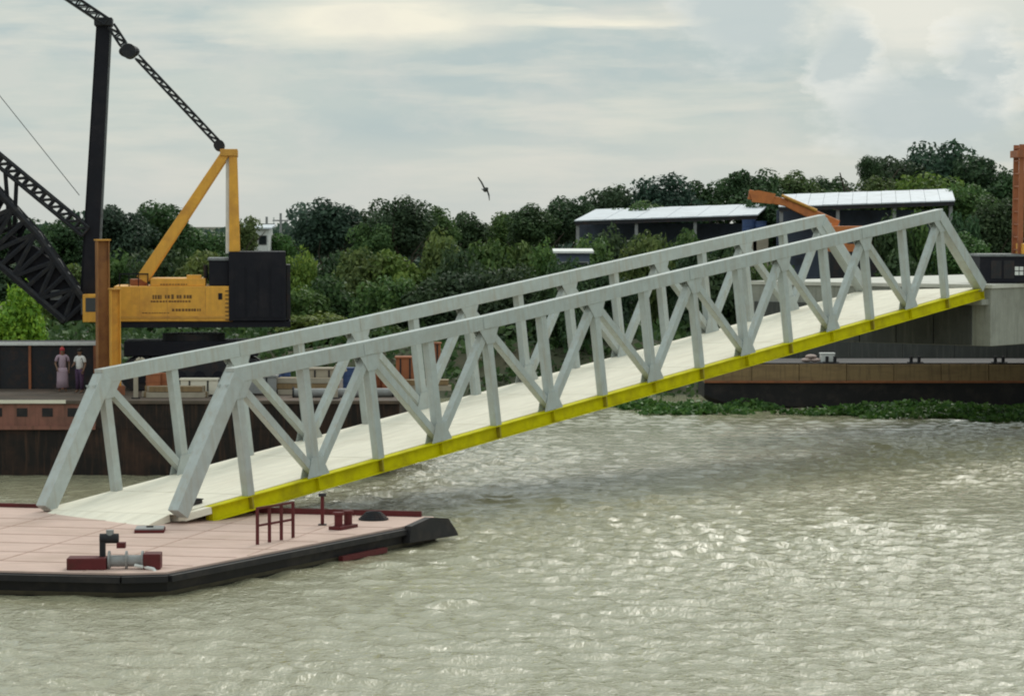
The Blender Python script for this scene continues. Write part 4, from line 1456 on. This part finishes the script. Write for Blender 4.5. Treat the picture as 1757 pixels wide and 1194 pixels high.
for a in (
    (-60, 395, 150, 215, MID, 'dark tree cut by the left edge of the picture behind the boom'),
    (35, 372, 120, 205, DARK, 'dark tree behind the lattice boom at far left'),
    (112, 366, 110, 212, DARK, 'dark tree left of the black mast'),
    (205, 342, 110, 200, BLUE_G, 'blue green tree just right of the black mast'),
    (268, 338, 110, 204, DARK, 'round dark tree left of the sloping yellow gantry strut'),
    (345, 388, 95, 208, MID, 'lower tree behind the sloping yellow gantry strut'),
    (415, 372, 60, 226, OLIVE, 'small olive tree right of the yellow gantry leg'),
    (470, 396, 80, 236, MID, 'low distant tree line piece below the utility poles'),
    (556, 336, 105, 200, BLUE_G, 'tall round dark tree first right of the black engine house'),
    (606, 352, 80, 206, DARK, 'dark shoulder tree right of the tall round dark tree'),
    (690, 330, 105, 198, DEEP, 'deep dark round topped tree left of the bird'),
    (745, 352, 80, 203, MID, 'green tree leaning against the deep dark round topped tree'),
    (800, 366, 85, 210, DARK, 'dark tree below and left of the bird'),
    (860, 362, 80, 214, MID, 'green tree below and right of the bird'),
    (912, 346, 85, 208, DARK, 'dark tree left of the white shed roof'),
    (965, 328, 95, 212, DARK, 'dark tree rising behind the left tip of the white shed roof'),
    (1055, 310, 110, 218, DARK, 'broad dark tree over the left part of the long white roof'),
    (1140, 294, 115, 216, BLUE_G, 'blue green tree over the middle of the long white roof'),
    (1210, 312, 90, 222, DARK, 'dark tree over the right part of the long white roof'),
    (1290, 287, 105, 214, DARK, 'dark tree above the tip of the orange boom'),
    (1362, 290, 95, 218, MID, 'green tree above the middle of the orange boom'),
    (1428, 294, 95, 222, DARK, 'dark tree above the left part of the right shed roof'),
    (1490, 264, 46, 206, DEEP, 'narrow spiky tree top above the right shed'),
    (1535, 266, 100, 212, DARK, 'dark tree between the spiky tree and the highest tree'),
    (1606, 246, 135, 214, BLUE_G, 'highest and broadest tree on the right of the skyline'),
    (1675, 264, 110, 210, DARK, 'dark tree right of the highest tree'),
    (1735, 288, 110, 206, DARK, 'dark tree behind the orange mast'),
    (1815, 280, 120, 208, DARK, 'tree cut by the right edge behind the orange mast'),
    (1588, 288, 125, 198, LIME, 'yellow green tree in front of the highest tree'),
    (1505, 300, 90, 200, MID, 'green tree behind the left half of the right shed'),
    (1660, 318, 110, 194, MID, 'green tree at the right end of the right shed roof'),
    (1712, 335, 110, 180, DARK, 'dark green tree between the right shed and the orange mast'),
    (1655, 395, 90, 172, MID, 'lower green tree directly behind the upper end of the gangway'),
    (1090, 335, 110, 206, MID, 'green tree filling in behind the long white roof'),
    (1330, 318, 120, 205, DARK, 'dark tree filling in behind the orange boom'),
    (1420, 322, 110, 206, MID, 'green tree directly behind the left end of the right shed roof'),
    (640, 385, 80, 196, MID, 'green tree in the dip between the two round dark trees'),
):
    tree(*a)
for a in (
    (45, 430, 130, 190, DARK, 'dark bush above the bright green bush at the left edge'),
    (22, 480, 108, 158, (0.17, 0.36, 0.03, 1), 'bright green rounded bush at the left edge behind the boom foot'),
    (984, 437, 90, 163, DARK, 'dark bush in front of the flat roofed hut'),
    (1010, 392, 80, 186, MID, 'green bush in front of the left post of the long white roofed shed'),
    (1065, 388, 90, 186, DARK, 'dark bush in front of the left half of the long shed'),
    (1125, 396, 85, 187, OLIVE, 'olive bush in front of the middle of the long shed'),
    (1185, 388, 80, 186, MID, 'green bush in front of the right half of the long shed'),
    (1240, 384, 80, 185, DARK, 'dark bush beside the blue drums'),
    (1530, 366, 90, 178, DARK, 'dark bush in front of the left half of the right shed'),
    (1590, 362, 85, 178, MID, 'green bush in front of the middle of the right shed'),
    (1640, 360, 80, 177, DARK, 'dark bush in front of the right end of the right shed'),
    (100, 440, 110, 184, OLIVE, 'olive bush seen between the boom and the mast'),
    (190, 430, 110, 182, MID, 'green bush behind the brown pile'),
    (280, 420, 120, 180, DARK, 'dark bush behind the sloping gantry strut'),
    (340, 425, 100, 178, OLIVE, 'olive bush between the gantry strut and the gantry leg'),
    (430, 430, 110, 176, MID, 'green bush behind the black engine house'),
    (512, 425, 70, 176, LIME, 'bright lime bush touching the right side of the engine house'),
    (560, 430, 100, 186, DARK, 'dark bush below the tall round dark tree'),
    (618, 420, 90, 182, OLIVE, 'olive bush between the two round dark trees'),
    (690, 412, 110, 182, LIME, 'bright bush below the deep dark round topped tree'),
    (760, 392, 90, 184, OLIVE, 'olive bush below the skyline left of the bird'),
    (775, 420, 90, 174, DEEP, 'very dark rounded bush below the bird'),
    (850, 405, 100, 182, MID, 'green bush right of the very dark rounded bush'),
    (905, 396, 90, 184, OLIVE, 'olive bush left of the flat roofed hut'),
    (950, 412, 80, 180, MID, 'green bush behind the flat roofed hut'),
    (1030, 402, 100, 182, MID, 'green bush under the left part of the long white roof'),
    (1110, 398, 90, 180, OLIVE, 'olive bush under the middle of the long white roof'),
    (1185, 400, 90, 178, DARK, 'dark bush under the right part of the long white roof'),
    (520, 490, 90, 168, MID, 'green bush low on the bank right of the engine house'),
    (585, 470, 110, 170, DARK, 'dark bush on the bank below the tall round dark tree'),
    (660, 470, 100, 168, MID, 'green bush on the bank above the left gangway chord'),
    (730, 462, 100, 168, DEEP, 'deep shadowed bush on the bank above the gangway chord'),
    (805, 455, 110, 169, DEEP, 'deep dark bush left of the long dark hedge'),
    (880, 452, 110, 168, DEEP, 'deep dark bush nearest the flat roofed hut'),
    (955, 462, 90, 166, DARK, 'dark bush below the flat roofed hut'),
    (1050, 440, 100, 168, DARK, 'dark bush right of the flat roofed hut'),
    (545, 535, 110, 164, LIME, 'bright green bush at the water edge behind the gangway'),
    (640, 530, 100, 164, MID, 'green bush at the water edge left of the gangway middle'),
    (1250, 430, 110, 170, DARK, 'dark bush behind the upper half of the gangway'),
    (1560, 410, 100, 172, DARK, 'dark bush behind the last panels of the gangway'),
    (1330, 440, 90, 168, MID, 'green bush behind the gangway below the orange boom'),
):
    bush(*a)


def leaf_field(name, pts, size, col, label=None, flat=0.0):
    g = np.random.default_rng(5)
    P = np.array(pts)
    n = len(P)
    nr = g.normal(size=(n, 3)) + np.array([0, -0.3, 0.6 + flat])
    nr /= np.linalg.norm(nr, axis=1)[:, None]
    a = np.cross(nr, g.normal(size=(n, 3)))
    a /= np.linalg.norm(a, axis=1)[:, None]
    b = np.cross(nr, a)
    s = size * g.uniform(0.55, 1.4, n)[:, None]
    q = np.stack([P - a * s, P - b * s * 0.6, P + a * s, P + b * s * 0.6], 1).reshape(-1, 3)
    me = bpy.data.meshes.new(name)
    me.from_pydata([tuple(x) for x in q], [], [(4 * k, 4 * k + 1, 4 * k + 2, 4 * k + 3) for k in range(n)])
    me.materials.append(M['leaf'])
    o = link(name, me)
    o.color = col
    return tag(o, label, name.replace('_', ' '), None, 'stuff')


pts = []
for _ in range(26000):
    x, y = random.uniform(-42, 46), random.uniform(153, 192)
    clump = math.sin(x * 1.1 + 2 * math.sin(y * .5)) * math.cos(y * .8 + x * .3)
    h = 0.7 + 0.7 * clump
    pts.append((x, y, bank_height(x, y) + random.random() * max(h, 0.25)))
leaf_field('undergrowth', pts, 0.24, (0.050, 0.095, 0.030, 1), 'low green undergrowth covering the far river bank')
pts = []
for _ in range(34000):
    x, y = random.uniform(-85, 85), random.uniform(300, 325)
    top = 6.0 + 1.6 * math.sin(x * .21) + 1.2 * math.sin(x * .53 + 1) + 0.7 * math.sin(x * 1.3)
    pts.append((x, y, 2.2 + random.random() ** 0.7 * top))
leaf_field('distant_wood', pts, 0.38, (0.050, 0.085, 0.060, 1), 'far off dark green wood closing the horizon')
pts = []
for cx, cy, rx, ry, n in ((17.5, 139.5, 3.5, 1.8, 1500), (22.0, 138.5, 4.5, 2.6, 3000), (28.0, 137.0, 5.5, 3.4, 4500), (9.0, 141.0, 2.6, 2.4, 1500), (12.0, 143.0, 1.6, 1.0, 500), (20.5, 141.6, 5.2, 1.5, 2400), (27.5, 141.2, 4.0, 2.2, 2200), (6.6, 144, 1.6, 1.5, 600)):
    for _ in range(n):
        a, r = random.uniform(0, 2 * math.pi), math.sqrt(random.random())
        w = 1 + 0.25 * math.sin(3 * a + cx) + 0.15 * math.sin(7 * a)
        pts.append((cx + rx * r * w * math.cos(a), cy + ry * r * w * math.sin(a), 0.04 + random.random() * 0.55 * (1.15 - r)))
leaf_field('water_hyacinth', pts, 0.15, (0.062, 0.14, 0.030, 1), 'floating green water hyacinth along the foot of the brown barge', 0.4)

# ------------------------------------------------------------------ bird
bp3 = at(833, 326, 118)
mb = MB()
mb.ball((0, 0, 0), 0.075, 0.19, 0.075, 12, 10)
mb.ball((0, -0.19, 0.03), 0.05, 0.06, 0.05, 10, 8)
mb.bar((0, -0.23, 0.03), (0, -0.30, 0.02), 0.03, 0.03, w2=0.01, h2=0.01)
mb.prism([(-0.03, 0.14, -0.012), (0.03, 0.14, -0.012), (0.08, 0.36, -0.012), (-0.08, 0.36, -0.012)], (0, 0, 0.024))
for s, ks in ((-1, ((0.04, 0.03, 0.16), (0.20, 0.17, 0.15), (0.36, 0.27, 0.09))), (1, ((0.04, 0.03, 0.16), (0.17, -0.12, 0.15), (0.24, -0.26, 0.07)))):
    rings = []
    for x, z, w in ks:
        rings.append([(s * x, -w * .6, z - 0.012), (s * x, w, z - 0.010), (s * x, w, z + 0.010), (s * x, -w * .6, z + 0.014)])
    mb.loft(rings)
bird = mb.build('bird', M['feather'], None, smooth=True)
rm = bird.modifiers.new('remesh', 'REMESH')
rm.mode = 'VOXEL'
rm.voxel_size = 0.012
bird.scale = (1.35, 1.35, 1.35)
bird.location = bp3
bird.rotation_euler = (0, R(22), R(10))
tag(bird, 'dark bird flying above the treetops with raised wings', 'bird')
